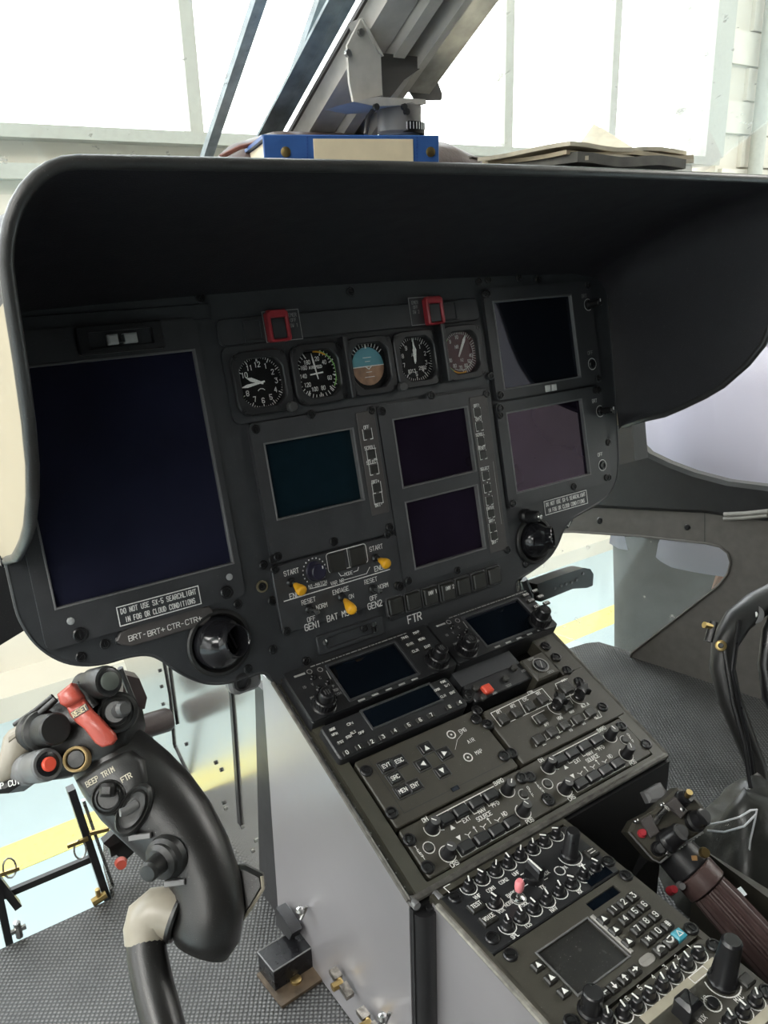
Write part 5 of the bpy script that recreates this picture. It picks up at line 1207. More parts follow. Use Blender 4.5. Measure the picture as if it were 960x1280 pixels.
g = MB(); g.prism(gpoly([(72, 868), (90, 853.5), (103, 870), (101, 875), (83, 884), (76, 880)], 12), 2, 15, 2); g.prism(gpoly([(82, 882), (104, 871.5), (116, 889), (124, 896), (143, 917), (145, 924), (139.5, 931), (127, 934), (119, 929), (105, 911), (97, 905), (88, 895)], 9), 6, 10, 1.2)
ST.part('guard_lever', g, M['redguard'], label='coral red guard lever marked RESET', sharp=.8)
g = MB(); u, v = gp(99, 889, 11)[:2]; g.X = Matrix.Translation((u, v, 0)) @ Matrix.Rotation(math.radians(33), 4, 'Z'); g.box(0, 0, 10.4, 4.4, 10, 10.6); g.text('RESET', 0, 0, 3, 10.75, mi=1, w=.6, fit=9)
ST.part('reset_plate', g, [M['knob'], mat('lettering_gold', (.55, .45, .28), .5)])
g = MB(); g.sweep([gp(70, 874, 4), gp(52, 890, 4), gp(38, 903, 0)], 2.2, 8); g.sweep([gp(66, 870, 0), gp(44, 888, -2), gp(18, 906, -6)], 1.6, 8); g.sweep([gp(98, 858, 0), gp(108, 868, 4), gp(118, 884, 2)], 4, 8)
ST.part('lever_arm', g, M['grip'], sharp=1); LAST['kind'] = 'stuff'
# ================================================================ rudder pedals
def bar(a, b, r, Y, **k):
    g = MB(1); A, B = onY(*a, Y), onY(*b, Y); g.sweep([A, A.lerp(B, .06), A.lerp(B, .94), B], [r*.8 if not isinstance(r, tuple) else r]+[r, r]+[r if isinstance(r, tuple) else r*.8], 14, **k); return g
PL = empty('rudder_pedal', onY(190, 960, .98), 'brown black foot pedal behind the left stick grip', 'pedal')
free('pedal_bar', bar((135, 922), (214, 898), .0165, .98), M['pedal'], parent=PL)
g = MB(1); q = [onY(x, y, 1.02) for x, y in ((154, 843), (174, 848), (184, 872), (181, 886), (165, 890), (154, 880))]; g.add(q+[p+Vector((0, .02, 0)) for p in q], [tuple(range(6)), tuple(range(11, 5, -1))]+[(i, 6+i, 6+(i+1) % 6, (i+1) % 6) for i in range(6)]); free('pedal_plate', g, M['pedal'], parent=PL)
g = MB(1); g.sweep([onY(150, 835, 1.0), onY(178, 905, 1.0), onY(215, 975, 1.0)], .004, 8); free('pedal_arm', g, M['blackmetal'], parent=PL)
PR = empty('rudder_pedal', onY(690, 790, .95), 'black foot pedal pad to the right of the panel, seen against the floor outside', 'pedal')
g = MB(1); q = [onY(x, y, .95) for x, y in ((655, 727), (690, 714.5), (714, 707), (722, 708.5), (726, 715), (725, 729), (718, 732), (700, 733), (660, 749))]
q2 = [p+Vector((.01, -.022, .0)) for p in q]; nq = len(q)
g.add(q+q2, [tuple(range(nq)), tuple(range(2*nq-1, nq-1, -1))]+[(i, nq+i, nq+(i+1) % nq, (i+1) % nq) for i in range(nq)]); free('pedal_pad', g, M['grip'], parent=PR)
for x, y in ((680, 731), (688, 728), (694, 725.5), (701, 724), (707, 721), (715, 713)):
    g = MB(1); p = onY(x, y, .95)+Vector((.004, -.022, 0)); g.sweep([p, p+Vector((0, -.002, 0))], .0026, 8); free('rivet', g, M['edge'], parent=PR)
g = MB(1); g.sweep([onY(654, 724, .94), onY(660, 742, .94), onY(663, 775, .94), onY(661, 830, .94)], [.007, .010, .009, .008], 10); free('pedal_arm', g, M['blackmetal'], parent=PR)
g = MB(1); g.sweep([onY(642, 722, .92), onY(648, 748, .92)], (.010), 8, tw=.6); free('pedal_bracket', g, M['steel'], parent=PR, label='bright metal bracket')
g = MB(1); p = onY(649, 722, .90); g.sweep([p+Vector((0, 0, d)) for d in (-.0055, -.004, 0, .004, .0055)], [.001, .0045, .0062, .0045, .001], 12); g.sweep([p, onY(650, 740, .9)], .0013, 6); free('ball_joint', g, M['blackmetal'], parent=PR)
# linkage rig on the floor cut out at the far left
RG = empty('pedal_linkage', onY(110, 1130, .85), 'black strut and rod linkage over the floor opening at the far left', 'linkage')
def strut(a, b, w, Y, m, name='strut'):
    A, B = onY(*a, Y), onY(*b, Y); g = MB(1); g.sweep([A, B], (w, w*.7), 4, tw=PI/4); free(name, g, m, parent=RG)
strut((88, 985), (134, 1124), .0085, .852, M['blackmetal']); strut((104, 1000), (146, 1122), .0035, .858, M['steel'], 'strut_plate'); strut((-12, 1070), (11, 1178), .008, .85, M['blackmetal'])
strut((4, 1119), (116, 1072), .0058, .855, M['rubber'], 'cross_rod'); strut((-4, 1098), (22, 1132), .008, .852, M['blackmetal'], 'clevis')
for a, b in (((84, 1058), (110, 1048)), ((0, 1093), (24, 1085)), ((112, 1042), (136, 1036))): strut(a, b, .0032, .84, M['brass'], 'pin')
for c, Y in (((12, 1085), .84), ((100, 1062), .84)):
    A = onY(*c, Y); g = MB(1); g.sweep([A+Vector((.011*math.cos(t)*.6, 0, .013*math.sin(t))) for t in [2*PI*i/12 for i in range(13)]], .0011, 6, cap=False, up=(0, 1, 0)); free('split_ring', g, M['steel'], parent=RG)
for a, b in (((134, 1045), (160, 1068)), ((136, 1062), (158, 1052))): strut(a, b, .011, .862, M['rubber'], 'pivot_block')
A = onY(151, 1078, .84); g = MB(1); g.sweep([A, A+Vector((-.001, -.006, .001))], [.0075, .006], 14); free('red_stud', g, mat('stud_red', (.35, .06, .04), .35), parent=RG, label='dull red round stud')
A = onY(124, 1125, .84); g = MB(1); g.sweep([A+Vector((-.008, 0, 0)), A+Vector((.009, 0, .004))], .005, 8); g.sweep([A, A+Vector((0, 0, .016))], .003, 8); free('foot_clip', g, M['brass'], parent=RG)
A = onY(23, 1162, .84); g = MB(1); g.sweep([A+Vector((0, 0, -.01)), A+Vector((0, 0, .01))], .004, 8); g.sweep([A+Vector((-.008, 0, 0)), A+Vector((.008, 0, 0))], .003, 8); free('foot_clip', g, M['steel'], parent=RG)
# ================================================================ right stick
RS = empty('control_stick', at(960, 1060, .93), 'tall curved black control stick at the right edge of the picture', 'control stick')
pts = [(1010, 726, 1.0), (975, 741, .99), (945, 757, .98), (922, 776, .97), (906, 803, .965), (903, 835, .96), (912, 875, .955), (928, 915, .95), (944, 955, .945), (954, 1000, .94), (960, 1060, .935)]
g = MB(1); g.sweep([at(*q) for q in pts], [.015, .016, .0165, .0165, .0155, .0145, .0135, .0125, .0115, .0105, .010], 20, up=(0, -.6, .8)); free('curved_tube', g, M['rubber'], parent=RS, sharp=1.5)
g = MB(1); g.sweep([at(*q) for q in ((1000, 745, .975), (974, 765, .97), (962, 790, .965), (957, 830, .96), (962, 870, .96), (985, 920, .95))], .009, 14); free('inner_grip', g, M['knob'], parent=RS, sharp=1.5)
for pp in (((924, 775, .95), (915, 840, .94), (936, 930, .93), (944, 985, .93), (941, 1030, .93)), ((905, 812, .945), (916, 880, .93), (930, 930, .925), (938, 985, .92))):
    g = MB(1); g.sweep([at(*q) for q in pp], .0022, 8); free('cable', g, M['knob'], parent=RS)
def disc(c, r, h, m, name, par, n=16):
    A = at(*c); d = (EYE-A).normalized(); g = MB(1); g.sweep([A, A+d*h*.7, A+d*h], [r, r, r*.75], n); return free(name, g, m, parent=par)
disc((943, 768, .965), .011, .003, M['edge'], 'pivot_bolt', RS); disc((943, 768, .962), .004, .003, M['steel'], 'pivot_bolt', RS)
disc((901, 807, .945), .0065, .003, M['brass'], 'ring_stud', RS); disc((901, 807, .941), .0032, .003, M['knob'], 'ring_stud', RS)
g = MB(1); g.sweep([at(893, 784, .95), at(880, 781, .945)], [.003, .0038], 10); free('side_button', g, M['brass'], parent=RS); g = MB(1); g.sweep([at(892, 777, .95), at(885, 802, .945)], (.0025, .005), 8); free('side_plate', g, M['knob'], parent=RS)
# ================================================================ twist grip lever between console and right seat
CO = at(840, 1040, .75); CR_ = Frame(CO, RC @ Vector((1, 0, 0)), (EYE-CO).normalized().cross(RC @ Vector((1, 0, 0))))
def cp(x, y, n=0): u, v = CR_.mm(x, y, n); return Vector((u, v, n))
def cpoly(pts, n=0): return [tuple(cp(x, y, n)[:2]) for x, y in pts]
CV = Thing('collective_lever', 'lever with a ribbed brown twist grip and cluttered switch head beside the console', 'control lever', CR_, *CR_.mm(900, 1130), n=-20)
g = MB(); g.prism(cpoly([(785, 1040), (793, 1026), (816, 1014), (832, 998), (848, 984), (864, 989), (884, 1012), (887, 1030), (879, 1040), (851, 1058), (825, 1079), (815, 1074)]), -24, 0, 3); CV.part('switch_head', g, M['olive'])
g = MB(); g.sweep([cp(785.5, 1040, 0), cp(815.5, 1074, 0), cp(825, 1078.5, 0), cp(851, 1057.5, 0), cp(879, 1040, 0)], 1.0, 6); CV.part('head_edge', g, M['edge'])
def ck(c, R, h, tip=None, m='knob', name='knob', cm='knobcap'):
    A = cp(*c); B = cp(*(tip or c)); B.z = h; g = MB(); g.sweep([Vector((A.x, A.y, 0)), Vector((A.x, A.y, 1.5)), A.lerp(B, .2), A.lerp(B, .95), B], [R*1.2, R*1.15, R, R*.92, R*.8], 20); CV.part(name, g, M[m]); g = MB(); g.sweep([B, B+Vector((0, 0, .6))], [R*.72, R*.7], 16); CV.part('knob_cap', g, M[cm])
ck((835, 1051), 9.5, 13, (845, 1040)); ck((869, 1026), 8.5, 11, (875, 1021)); ck((853, 998), 6.5, 9, (857, 996), cm='edge'); ck((822, 1061), 5.5, 6, (823, 1060)); ck((802, 1042), 3.4, 4, (803, 1040), 'red', 'red_knob', 'red')
g = MB(); g.sweep([cp(819, 1027, 1), cp(825, 1019, 8), cp(834, 1010, 15)], [3.4, 2.6, 3.2], 12); CV.part('toggle', g, M['steel'], sharp=1)
g = MB(); g.sweep([cp(858, 996, 8), cp(862, 990, 15)], [2.6, 3.2], 12); CV.part('toggle', g, M['brass'])
g = MB(); g.prism(cpoly([(829, 1006), (840, 996), (856, 1014), (848, 1023)]), 3, 9, 1); CV.part('slide_plate', g, M['bezelbrown']); g = MB(); g.prism(cpoly([(799, 1026), (812, 1018), (824, 1040), (812, 1048)]), 0, 4, 1); CV.part('slide_plate', g, M['bezelbrown'])
for x, y in ((826.5, 1006.5), (849, 1012), (794, 1027), (833, 1067)):
    p = cp(x, y); CV.part('stud', MB().lathe([(2.2, 0), (2.2, 9.5 if x in (849,) else 5), (1.2, 10 if x in (849,) else 6)], p.x, p.y, 10), M['steel'])
g = MB()
for i in range(9): p = cp(849+i*3.6, 1061-i*2.3-.02*i*i); g.box(p.x, p.y, 1.8, 1.1, .1, .5)
CV.part('lettering', g, M['dimwhite'])
# neck, collars and ribbed grip run back and down from the head
A0, A1 = cp(838, 1058, -24), cp(1010, 1247, -6); D = (A1-A0)
def seg(f0, f1, r0, r1, m, name, n=24, ribs=0):
    g = MB(); P0, P1 = A0+D*f0, A0+D*f1
    if not ribs: g.sweep([P0, P0+(P1-P0)*.06, P0+(P1-P0)*.94, P1], [r0*.93, r0, r1, r1*.93], n)
    else:
        base = MB(); m_ = 7; rings = []; N_ = ribs*4; dv = D.normalized(); a = Vector((0, 0, 1)); a = (a-dv*a.dot(dv)).normalized(); b = dv.cross(a)
        for k in range(m_):
            f = k/(m_-1); c = P0.lerp(P1, f); R = r0+(r1-r0)*f
            for j in range(N_):
                an = 2*PI*j/N_; rr_ = R*(1 if j % 4 in (0, 1) else .86)*(.95 if k in (0, m_-1) else 1); rings.append(c+a*(rr_*math.cos(an))+b*(rr_*math.sin(an)))
        g.add(rings, [(l*N_+i, l*N_+(i+1) % N_, (l+1)*N_+(i+1) % N_, (l+1)*N_+i) for l in range(m_-1) for i in range(N_)]+[tuple(range(N_-1, -1, -1)), tuple((m_-1)*N_+i for i in range(N_))])
    CV.part(name, g, m, sharp=.5)
seg(0, .17, 19, 20, M['unit'], 'neck'); seg(.175, .29, 20.5, 20.5, M['brownknob'], 'brown_collar'); seg(.30, 1, 19, 20, M['brownknob'], 'ribbed_grip', ribs=18)
g = MB(); p = A0+D*.14+Vector((10, 12, 17)); g.sweep([p, p+Vector((0, 0, 5))], [5, 4], 14); CV.part('brass_stud', g, M['brass']); g = MB(); g.box(p.x-10, p.y-5, 5, 5, p.z, p.z+2); CV.part('amber_tab', g, mat('tab_amber', (.30, .17, .07), .4))
p = cp(846, 1112, 0); g = MB(); g.sweep([Vector((p.x-2, p.y-2, -14)), Vector((p.x, p.y, -6))], [4.2, 3.4], 14); CV.part('red_stud', g, M['red']); p = cp(854, 1108, 0); g = MB(); g.sweep([Vector((p.x, p.y, -8)), Vector((p.x, p.y, -2))], [4, 3], 14); CV.part('ring_stud', g, M['edge'])
g = MB(); g.prism(cpoly([(805, 990), (826, 978), (834, 990), (832, 1000), (812, 1004)], -20), -34, -18, 3); CV.part('side_arm', g, M['edge'])
# console side fitting behind the lever head
g = MB(1); q = [at(x, y, .84) for x, y in ((762, 1052), (790, 1036), (812, 1073), (790, 1100))]; g.add(q+[p+Vector((0, .03, -.06)) for p in q], [(3, 2, 1, 0), (4, 5, 6, 7), (0, 1, 5, 4), (1, 2, 6, 5), (2, 3, 7, 6), (3, 0, 4, 7)]); free('connector_box', g, M['blackmetal'], 'black box between the lower console and the lever head', 'box')
# ================================================================ seat edge, boot and plastic at the right
g = MB(1)
q = [onZ(x, y, .10) for x, y in ((872, 1062), (1010, 1165))]; d = (q[1]-q[0]).normalized(); n_ = Vector((d.y, -d.x, 0));
if n_.y < 0: n_ = -n_
SB = empty('seat_base', (.80, .10, 0), 'dark olive seat base block with a small white label at the lower right', 'seat')
xz0 = q[0]; g.add([(q[0].x+.0, q[0].y, .105), (q[1].x, q[1].y, .105), (q[1].x+.0, -.30, .105), (q[0].x+.02, -.30, .105), (q[0].x, q[0].y, 0), (q[1].x, q[1].y, 0), (q[1].x, -.30, 0), (q[0].x+.02, -.30, 0)], [(3, 2, 1, 0), (4, 5, 6, 7), (0, 1, 5, 4), (1, 2, 6, 5), (2, 3, 7, 6), (3, 0, 4, 7)])
free('base_box', g, M['olive'], parent=SB)
g = MB(1); a = [onZ(x, y, .107) for x, y in ((919, 1112), (926, 1108), (934, 1118), (926, 1123))]; g.add(a, [(3, 2, 1, 0)]); free('label_tag', g, mat('label_white', (.7, .75, .75), .4), parent=SB, label='small white label')
def crumple(c, rad, hgt, seed, m, name, label, cat, n=26, rings=9, amp=.18, prof_=None):
    rnd = random.Random(seed); g = MB(1); vs = []
    ph = [rnd.uniform(0, 6.28) for _ in range(6)]
    for k in range(rings):
        f = k/(rings-1); R = rad*(prof_(f) if prof_ else (1-.75*f**1.5))
        for j in range(n):
            a = 2*PI*j/n; w = 1+amp*(math.sin(3*a+ph[0]+f*4)+.6*math.sin(5*a+ph[1]-f*7)+.4*math.sin(8*a+ph[2]+f*5))*(1-.3*f)
            vs.append((c.x+R*w*math.cos(a), c.y+R*w*math.sin(a), c.z+hgt*f+.008*math.sin(4*a+ph[3]+f*9)))
    g.add(vs, [(k*n+j, k*n+(j+1) % n, (k+1)*n+(j+1) % n, (k+1)*n+j) for k in range(rings-1) for j in range(n)]+[tuple((rings-1)*n+j for j in range(n))])
    return free(name, g, m, label, cat, sharp=2)
c = at(948, 1060, .93); c.z = 0
crumple(c, .095, .14, 4, mat('boot_leather', (.022, .023, .020), .38, bump=.3, bscale=200), 'stick_boot', 'crumpled black leather boot at the foot of the right stick', 'boot')
g = MB(1); A = [at(*q) for q in ((880, 1032, .86), (905, 1029, .85), (930, 1022, .85), (946, 1014, .86), (936, 1022, .85), (925, 1036, .845), (905, 1040, .85), (898, 1053, .85), (880, 1040, .86))]
g = MB(1); rows = [[(884, 1031, .872), (905, 1027, .862), (925, 1021, .858), (938, 1013, .862), (947, 1018, .87)], [(887, 1038, .866), (905, 1034, .856), (926, 1030, .852), (937, 1024, .856), (945, 1026, .866)], [(890, 1043, .872), (898, 1053, .862), (916, 1042, .858), (930, 1035, .862), (941, 1044, .87)]]
g.add([at(*q) for r in rows for q in r], [(r*5+i, (r+1)*5+i, (r+1)*5+i+1, r*5+i+1) for r in range(2) for i in range(4)])
o = free('plastic_wrap', g, M['plastic'], 'torn clear plastic film draped over the boot of the right stick', 'plastic film', sharp=2)
for pth in (((884, 1031, .87), (905, 1027, .86), (925, 1021, .856), (938, 1013, .86), (946, 1012, .865), (944, 1024, .866), (938, 1050, .87), (936, 1068, .875)), ((884, 1038, .868), (905, 1040, .86), (930, 1033, .856), (945, 1018, .86))):
    g = MB(1); g.sweep([at(*q) for q in pth], .0012, 6); free('film_edge', g, mat('film_edge', (.6, .62, .64), .3), parent=o)
g = MB(1); g.sweep([at(937, 985, .92), at(937, 1010, .925)], .0014, 6); free('cable_tie', g, M['white'], 'thin white cable tie beside the foot of the right stick', 'cable tie')
# ================================================================ black floor box and fittings by the console
P0, P1, P2 = onZ(322, 1190, .03), onZ(340, 1216, .03), onZ(379, 1155, .03); e1, e2 = P1-P0, P2-P0; e1 = Vector((e1.x, e1.y, 0)); e2 = Vector((e2.x, e2.y, 0)); e1 = e1-e2*(e1.dot(e2)/e2.dot(e2))
FB = empty('floor_box', (P0+e1*.5+e2*.5)*1.0-Vector((0, 0, .03)), 'small glossy black box on a tan plate on the floor beside the console', 'box')
def obox(o_, a, b, z0, z1): return MB(1).add([o_+a*i+b*j+Vector((0, 0, z-o_.z)) for z in (z0, z1) for i, j in ((0, 0), (1, 0), (1, 1), (0, 1))], [(3, 2, 1, 0), (4, 5, 6, 7), (0, 1, 5, 4), (1, 2, 6, 5), (2, 3, 7, 6), (3, 0, 4, 7)])
fb = obox(P0, e1, e2, .004, .03); 
if Vector(e1).cross(Vector(e2)).z < 0: fb.f = [f[::-1] for f in fb.f]
free('box_shell', fb, mat('gloss_box', (.008, .008, .009), .28, spec=.3), parent=FB)
g = MB(1); e1n, e2n = e1.normalized(), e2.normalized()
for a, b in ((P0, P0+e1), (P0+e1, P0+e1+e2), (P0, P0+e2)): g.sweep([a, b], .0008, 6)
free('bright_edge', g, M['edge'], parent=FB)
o_ = P0-e2n*.004+e1n*.001; fb = obox(o_, e1+e1n*.018, e2*1.02, .0005, .004)
if Vector(e1).cross(Vector(e2)).z < 0: fb.f = [f[::-1] for f in fb.f]
free('base_plate', fb, mat('plate_tan', (.07, .05, .032), .5, var=.5, scale=60), parent=FB)
g = MB(1); p = onZ(370, 1226, .004); g.sweep([p, p+Vector((0, 0, .003)), p+Vector((0, 0, .004))], [.006, .006, .004], 12); free('bolt', g, M['brass'], parent=FB)
XC = XL-.004
def fitting(a, b, label):
    A, B = onX(*a, XC-.006), onX(*b, XC-.006); E_ = empty('latch', (A+B)/2-Vector((0, 0, .01)), label, 'latch'); d = (B-A); g = MB(1)
    g.sweep([A, A+d*.35], (.004, .006), 4, tw=PI/4); g.sweep([A+d*.55, B], (.004, .006), 4, tw=PI/4); free('latch_body', g, mat('latch_steel', (.25, .23, .20), .35, metal=1, var=.5, scale=200), parent=E_); LAST['kind'] = 'stuff'
    g = MB(1); g.sweep([A+d*.3, B-d*.2], .0025, 8); g.sweep([A+d*.48+Vector((-.01, 0, 0)), A+d*.5], .004, 8); free('latch_pin', g, M['brass'], parent=E_); LAST['kind'] = 'stuff'
fitting((416, 1212), (438, 1246), 'steel latch low on the console side, nearer the black floor box'); fitting((450, 1262), (475, 1296), 'steel latch at the bottom edge of the picture below the console side')
for c, lab in (((375, 1138), 'small steel ball stud low on the console side above the floor box'), ((478, 1272), 'small steel ball stud at the bottom edge of the console side')):
    A = onX(*c, XC-.008); E_ = empty('ball_stud', A-Vector((0, 0, .008)), lab, 'stud'); g = MB(1); g.sweep([A+Vector((0, 0, d)) for d in (-.0045, -.0032, 0, .0032, .0045)], [.001, .0036, .0048, .0036, .001], 12); free('ball', g, M['steel'], parent=E_); g = MB(1); g.sweep([A+Vector((.008, 0, 0)), A-Vector((0, 0, .012))], .0018, 8); free('stem', g, M['steel'], parent=E_)
g = MB(1); q = [onX(x, y, XC-.002) for x, y in ((357, 1128), (366, 1140), (378, 1160), (374, 1168), (357, 1150))]; g.add(q+[p+Vector((-.012, 0, 0)) for p in q], [tuple(range(5)), (9, 8, 7, 6, 5)]+[(i, 5+i, 5+(i+1) % 5, (i+1) % 5) for i in range(5)]); free('floor_gusset', g, M['blackmetal'], 'black gusset where kick panel, console side and floor meet', 'bracket')
# ================================================================ things on the glareshield
TOPZ = TZ+.0055
BE = Vector((.95, -.31, 0)).normalized(); BD = Vector((.31, .95, 0)).normalized(); BC = at(441, 190, .70)
BF = Frame((BC.x, BC.y, TOPZ), BE, (0, 0, 1))          # spine plane: U along the spine, V up, N towards the cabin
L0, L1 = BF.mm(330, 192)[0], BF.mm(549, 192)[0]; H1 = BF.mm(440, 168.5)[1]
BI = Thing('ring_binder', 'blue ring binder with a blank cream spine label lying on the hood', 'binder', BF, (L0+L1)/2, 0)
cx_, w_ = (L0+L1)/2, L1-L0
g = MB(); g.box(cx_, H1/2, w_, H1, -3, 0, .8, bottom=True); g.box(cx_, H1-1.5, w_, 3, -130, -1, 0, bottom=True); g.box(cx_, 1.5, w_, 3, -130, -1, 0, bottom=True); BI.part('cover', g, M['blue']); LAST['kind'] = 'stuff'
g = MB(); g.box(cx_, H1/2, w_-8, H1-8, -124, -12, bottom=True); BI.part('pages', g, M['cream'])
a, b = BF.mm(393, 205.5), BF.mm(516, 174); g = MB(); g.box((a[0]+b[0])/2, (a[1]+b[1])/2, b[0]-a[0], b[1]-a[1], 0, .9, .2); BI.part('spine_label', g, M['cream'], label='blank cream label')
for x in (357, 538):
    u, v = BF.mm(x, 190); g = MB().lathe([(4.2, 0), (4.2, .9), (2.2, 1.5)], u, v, 14); BI.part('rivet', g, M['brass'])
g = MB()
for x in (384, 521):
    for k in range(9): u, v = BF.mm(x, 172+k*4.1); g.box(u, v, .7, 1.8, 0, .4)
BI.part('stitching', g, mat('stitch_blue', (.02, .06, .25), .6)); LAST['kind'] = 'stuff'
Y2 = .80
g = MB(1); bx = [onY(x, 190, Y2).x for x in (264, 275, 300, 345, 440, 540, 570, 590, 597)]
zt = [.012, .030, .046, .058, .060, .056, .044, .026, .008]
g.sweep([(x, Y2, TOPZ+z/2) for x, z in zip(bx, zt)], [(z/2, .05 if z > .03 else .03) for z in zt], 22, up=(0, 0, 1)); BG = free('leather_bag', g, M['brown'], 'soft dark brown leather bag lying behind the blue binder', 'bag', sharp=1.5)
g = MB(1); g.sweep([onY(x, y, Y2-.05) for x, y in ((258, 210), (268, 200), (300, 205), (310, 208))], (.003, .006), 8); free('strap', g, mat('strap_dark', (.06, .05, .045), .5, bump=.4), parent=BG)
g = MB(1); g.sweep([onY(x, y, Y2-.05) for x, y in ((276, 196), (300, 184), (330, 177), (345, 178))], .0022, 6); free('piping', g, mat('piping_red', (.20, .07, .05), .5), parent=BG)
g = MB(1); g.sweep([onY(x, y, Y2-.04) for x, y in ((570, 206), (585, 197), (596, 198), (592, 212))], (.003, .007), 8); free('strap', g, mat('strap_grey', (.12, .10, .085), .5, bump=.4), parent=BG)
M['paper2'] = mat('folder_tan', (.50, .42, .29), .6, var=.2, scale=30)
def sheet(z, x0, x1, y0, y1, rot, curl, m, label, th=.0012, n=8, group=None):
    g = MB(1); vs = []; cx, cy = (x0+x1)/2, (y0+y1)/2
    for lay in (0, 1):
        for j in range(n+1):
            for i in range(n+1):
                u, v = i/n-.5, j/n-.5; x = u*(x1-x0); y = v*(y1-y0); c_ = max(0, u-.12)**2*max(0, v+.1)*curl*20
                vs.append((cx+x*math.cos(rot)-y*math.sin(rot), cy+x*math.sin(rot)+y*math.cos(rot), z+c_+.0016*math.sin(9*u+4*v+z*900)+(0 if lay else th)))
    k = (n+1)**2; fs = []
    for j in range(n):
        for i in range(n): a = j*(n+1)+i; fs += [(a, a+1, a+n+2, a+n+1), (k+a+n+1, k+a+n+2, k+a+1, k+a)]
    edge = [i for i in range(n+1)]+[j*(n+1)+n for j in range(1, n+1)]+[n*(n+1)+i for i in range(n-1, -1, -1)]+[j*(n+1) for j in range(n-1, 0, -1)]
    for a, b in zip(edge, edge[1:]+edge[:1]): fs.append((b, a, k+a, k+b))
    g.add(vs, fs); return free('document', g, m, label, 'papers', group='papers on the hood', loc=(cx, cy, z), sharp=1)
px0, px1 = onY(668, 205, .62).x, onY(820, 205, .62).x
sheet(TOPZ+.013, px0+.006, px1-.016, .57, .68, .0, .0, M['paperdark'], 'dark creased booklet at the bottom of the paper pile', th=.009)
for i_, (dx, dz, rt, cu, m_, lab) in enumerate(((.012, .0175, .06, .0, 'paper', 'beige folded papers in the middle of the pile right of the binder'), (.004, .0222, -.05, .0, 'paper2', 'tan folder near the top of the paper pile'), (-.004, .027, .03, .022, 'paper', 'worn pale sheet with one corner curled up, topmost on the pile'))):
    sheet(TOPZ+dz, px0+dx, px1+dx-.004, .575, .70, rt, cu, M[m_], lab, th=.0038)
g = MB(1); g.sweep([onY(x, y, .74) for x, y in ((622, 216), (645, 209), (665, 205), (690, 206))], [(.002, .02), (.005, .025), (.007, .03), (.006, .03)], 10, up=(0, 0, 1)); free('cloth_strip', g, M['paperdark'], 'low dark fold of cloth left of the paper pile', 'cloth')
g = MB(1); a, b = onY(900, 216, .66), onY(930, 214.5, .66); a.z = b.z = TOPZ+.004; g.sweep([a, a.lerp(b, .3)+Vector((0, 0, .001)), a.lerp(b, .5)-Vector((0, 0, .002)), b], [.003, .004, .002, .004], 8); free('clip', g, M['blackmetal'], 'tiny black clip on the hood at the far right', 'clip')
# ================================================================ compass under the post
CY = .69
CP = empty('standby_compass', onY(500, 150, CY), 'grey bracket and compass hanging from the windscreen post', 'compass')
def yprism(pts, y0, y1, name, m, par=CP, label=None):
    q = [onY(x, y, y0) for x, y in pts]; n = len(q); g = MB(1); g.add(q+[Vector((p.x, y1, p.z)) for p in q], [tuple(range(n)), tuple(range(2*n-1, n-1, -1))]+[(i, n+i, n+(i+1) % n, (i+1) % n) for i in range(n)]); return free(name, g, m, parent=par, label=label)
yprism([(452, 22), (476, 68), (478, 119), (442, 127), (437, 103), (434, 57)][::-1], CY-.012, CY-.009, 'bracket_plate', M['post'])
yprism([(452, 22), (456, 26), (480, 70), (474, 66)], CY-.014, CY+.01, 'bracket_flange', M['post'])
yprism([(532, 70), (546, 98), (553, 118), (552, 125), (520, 125), (505, 100), (485, 72)], CY+.045, CY+.048, 'bracket_plate', M['compass'])
yprism([(474, 66), (536, 72), (528, 84), (505, 100), (488, 122), (479, 122)], CY-.0, CY+.004, 'bracket_web', M['compass'])
yprism([(442, 127), (470, 121), (532, 124), (533, 130), (470, 133)], CY-.02, CY+.03, 'mount_base', M['post'])
A = onY(499, 130, CY); B = onY(499, 170, CY)
g = MB(1); g.sweep([A, A.lerp(B, .1), A.lerp(B, .9), B], [.019, .021, .021, .019], 24); free('compass_body', g, mat('compass_body', (.16, .15, .14), .45), parent=CP)
g = MB(1); g.sweep([A.lerp(B, .62)+Vector((.004, -.003, 0)), A.lerp(B, .97)+Vector((.004, -.003, 0))], .0195, 24); free('compass_card', g, M['dial'], parent=CP)
g = MB(1)
for k in range(9):
    an = -PI/2-.7+k*.17; p = A.lerp(B, .75)+Vector((.004+.0198*math.cos(an), -.003+.0198*math.sin(an), 0)); wbox(g, p.x-.0004, p.x+.0004, p.y-.0003, p.y, p.z-.003, p.z+.003)
free('card_marks', g, M['white'], parent=CP); LAST['kind'] = 'stuff'
for x, y in ((469, 134), (507, 140), (504, 134)):
    p = onY(x, y, CY-.022); g = MB(1); g.sweep([p, p+Vector((0, -.003, 0))], .003, 10); free('screw', g, M['blackmetal'], parent=CP)
for x, y in ((450, 41), (434, 67)):
    p = onY(x, y, CY-.012); g = MB(1); g.sweep([p, p+Vector((0, -.003, 0))], .0032, 10); free('screw', g, M['steel'], parent=CP)
g = MB(1); g.sweep([onY(x, y, CY+.0) for x, y in ((468, 136), (460, 146), (457, 168))], .0022, 8); free('cable', g, M['postdark'], parent=CP)
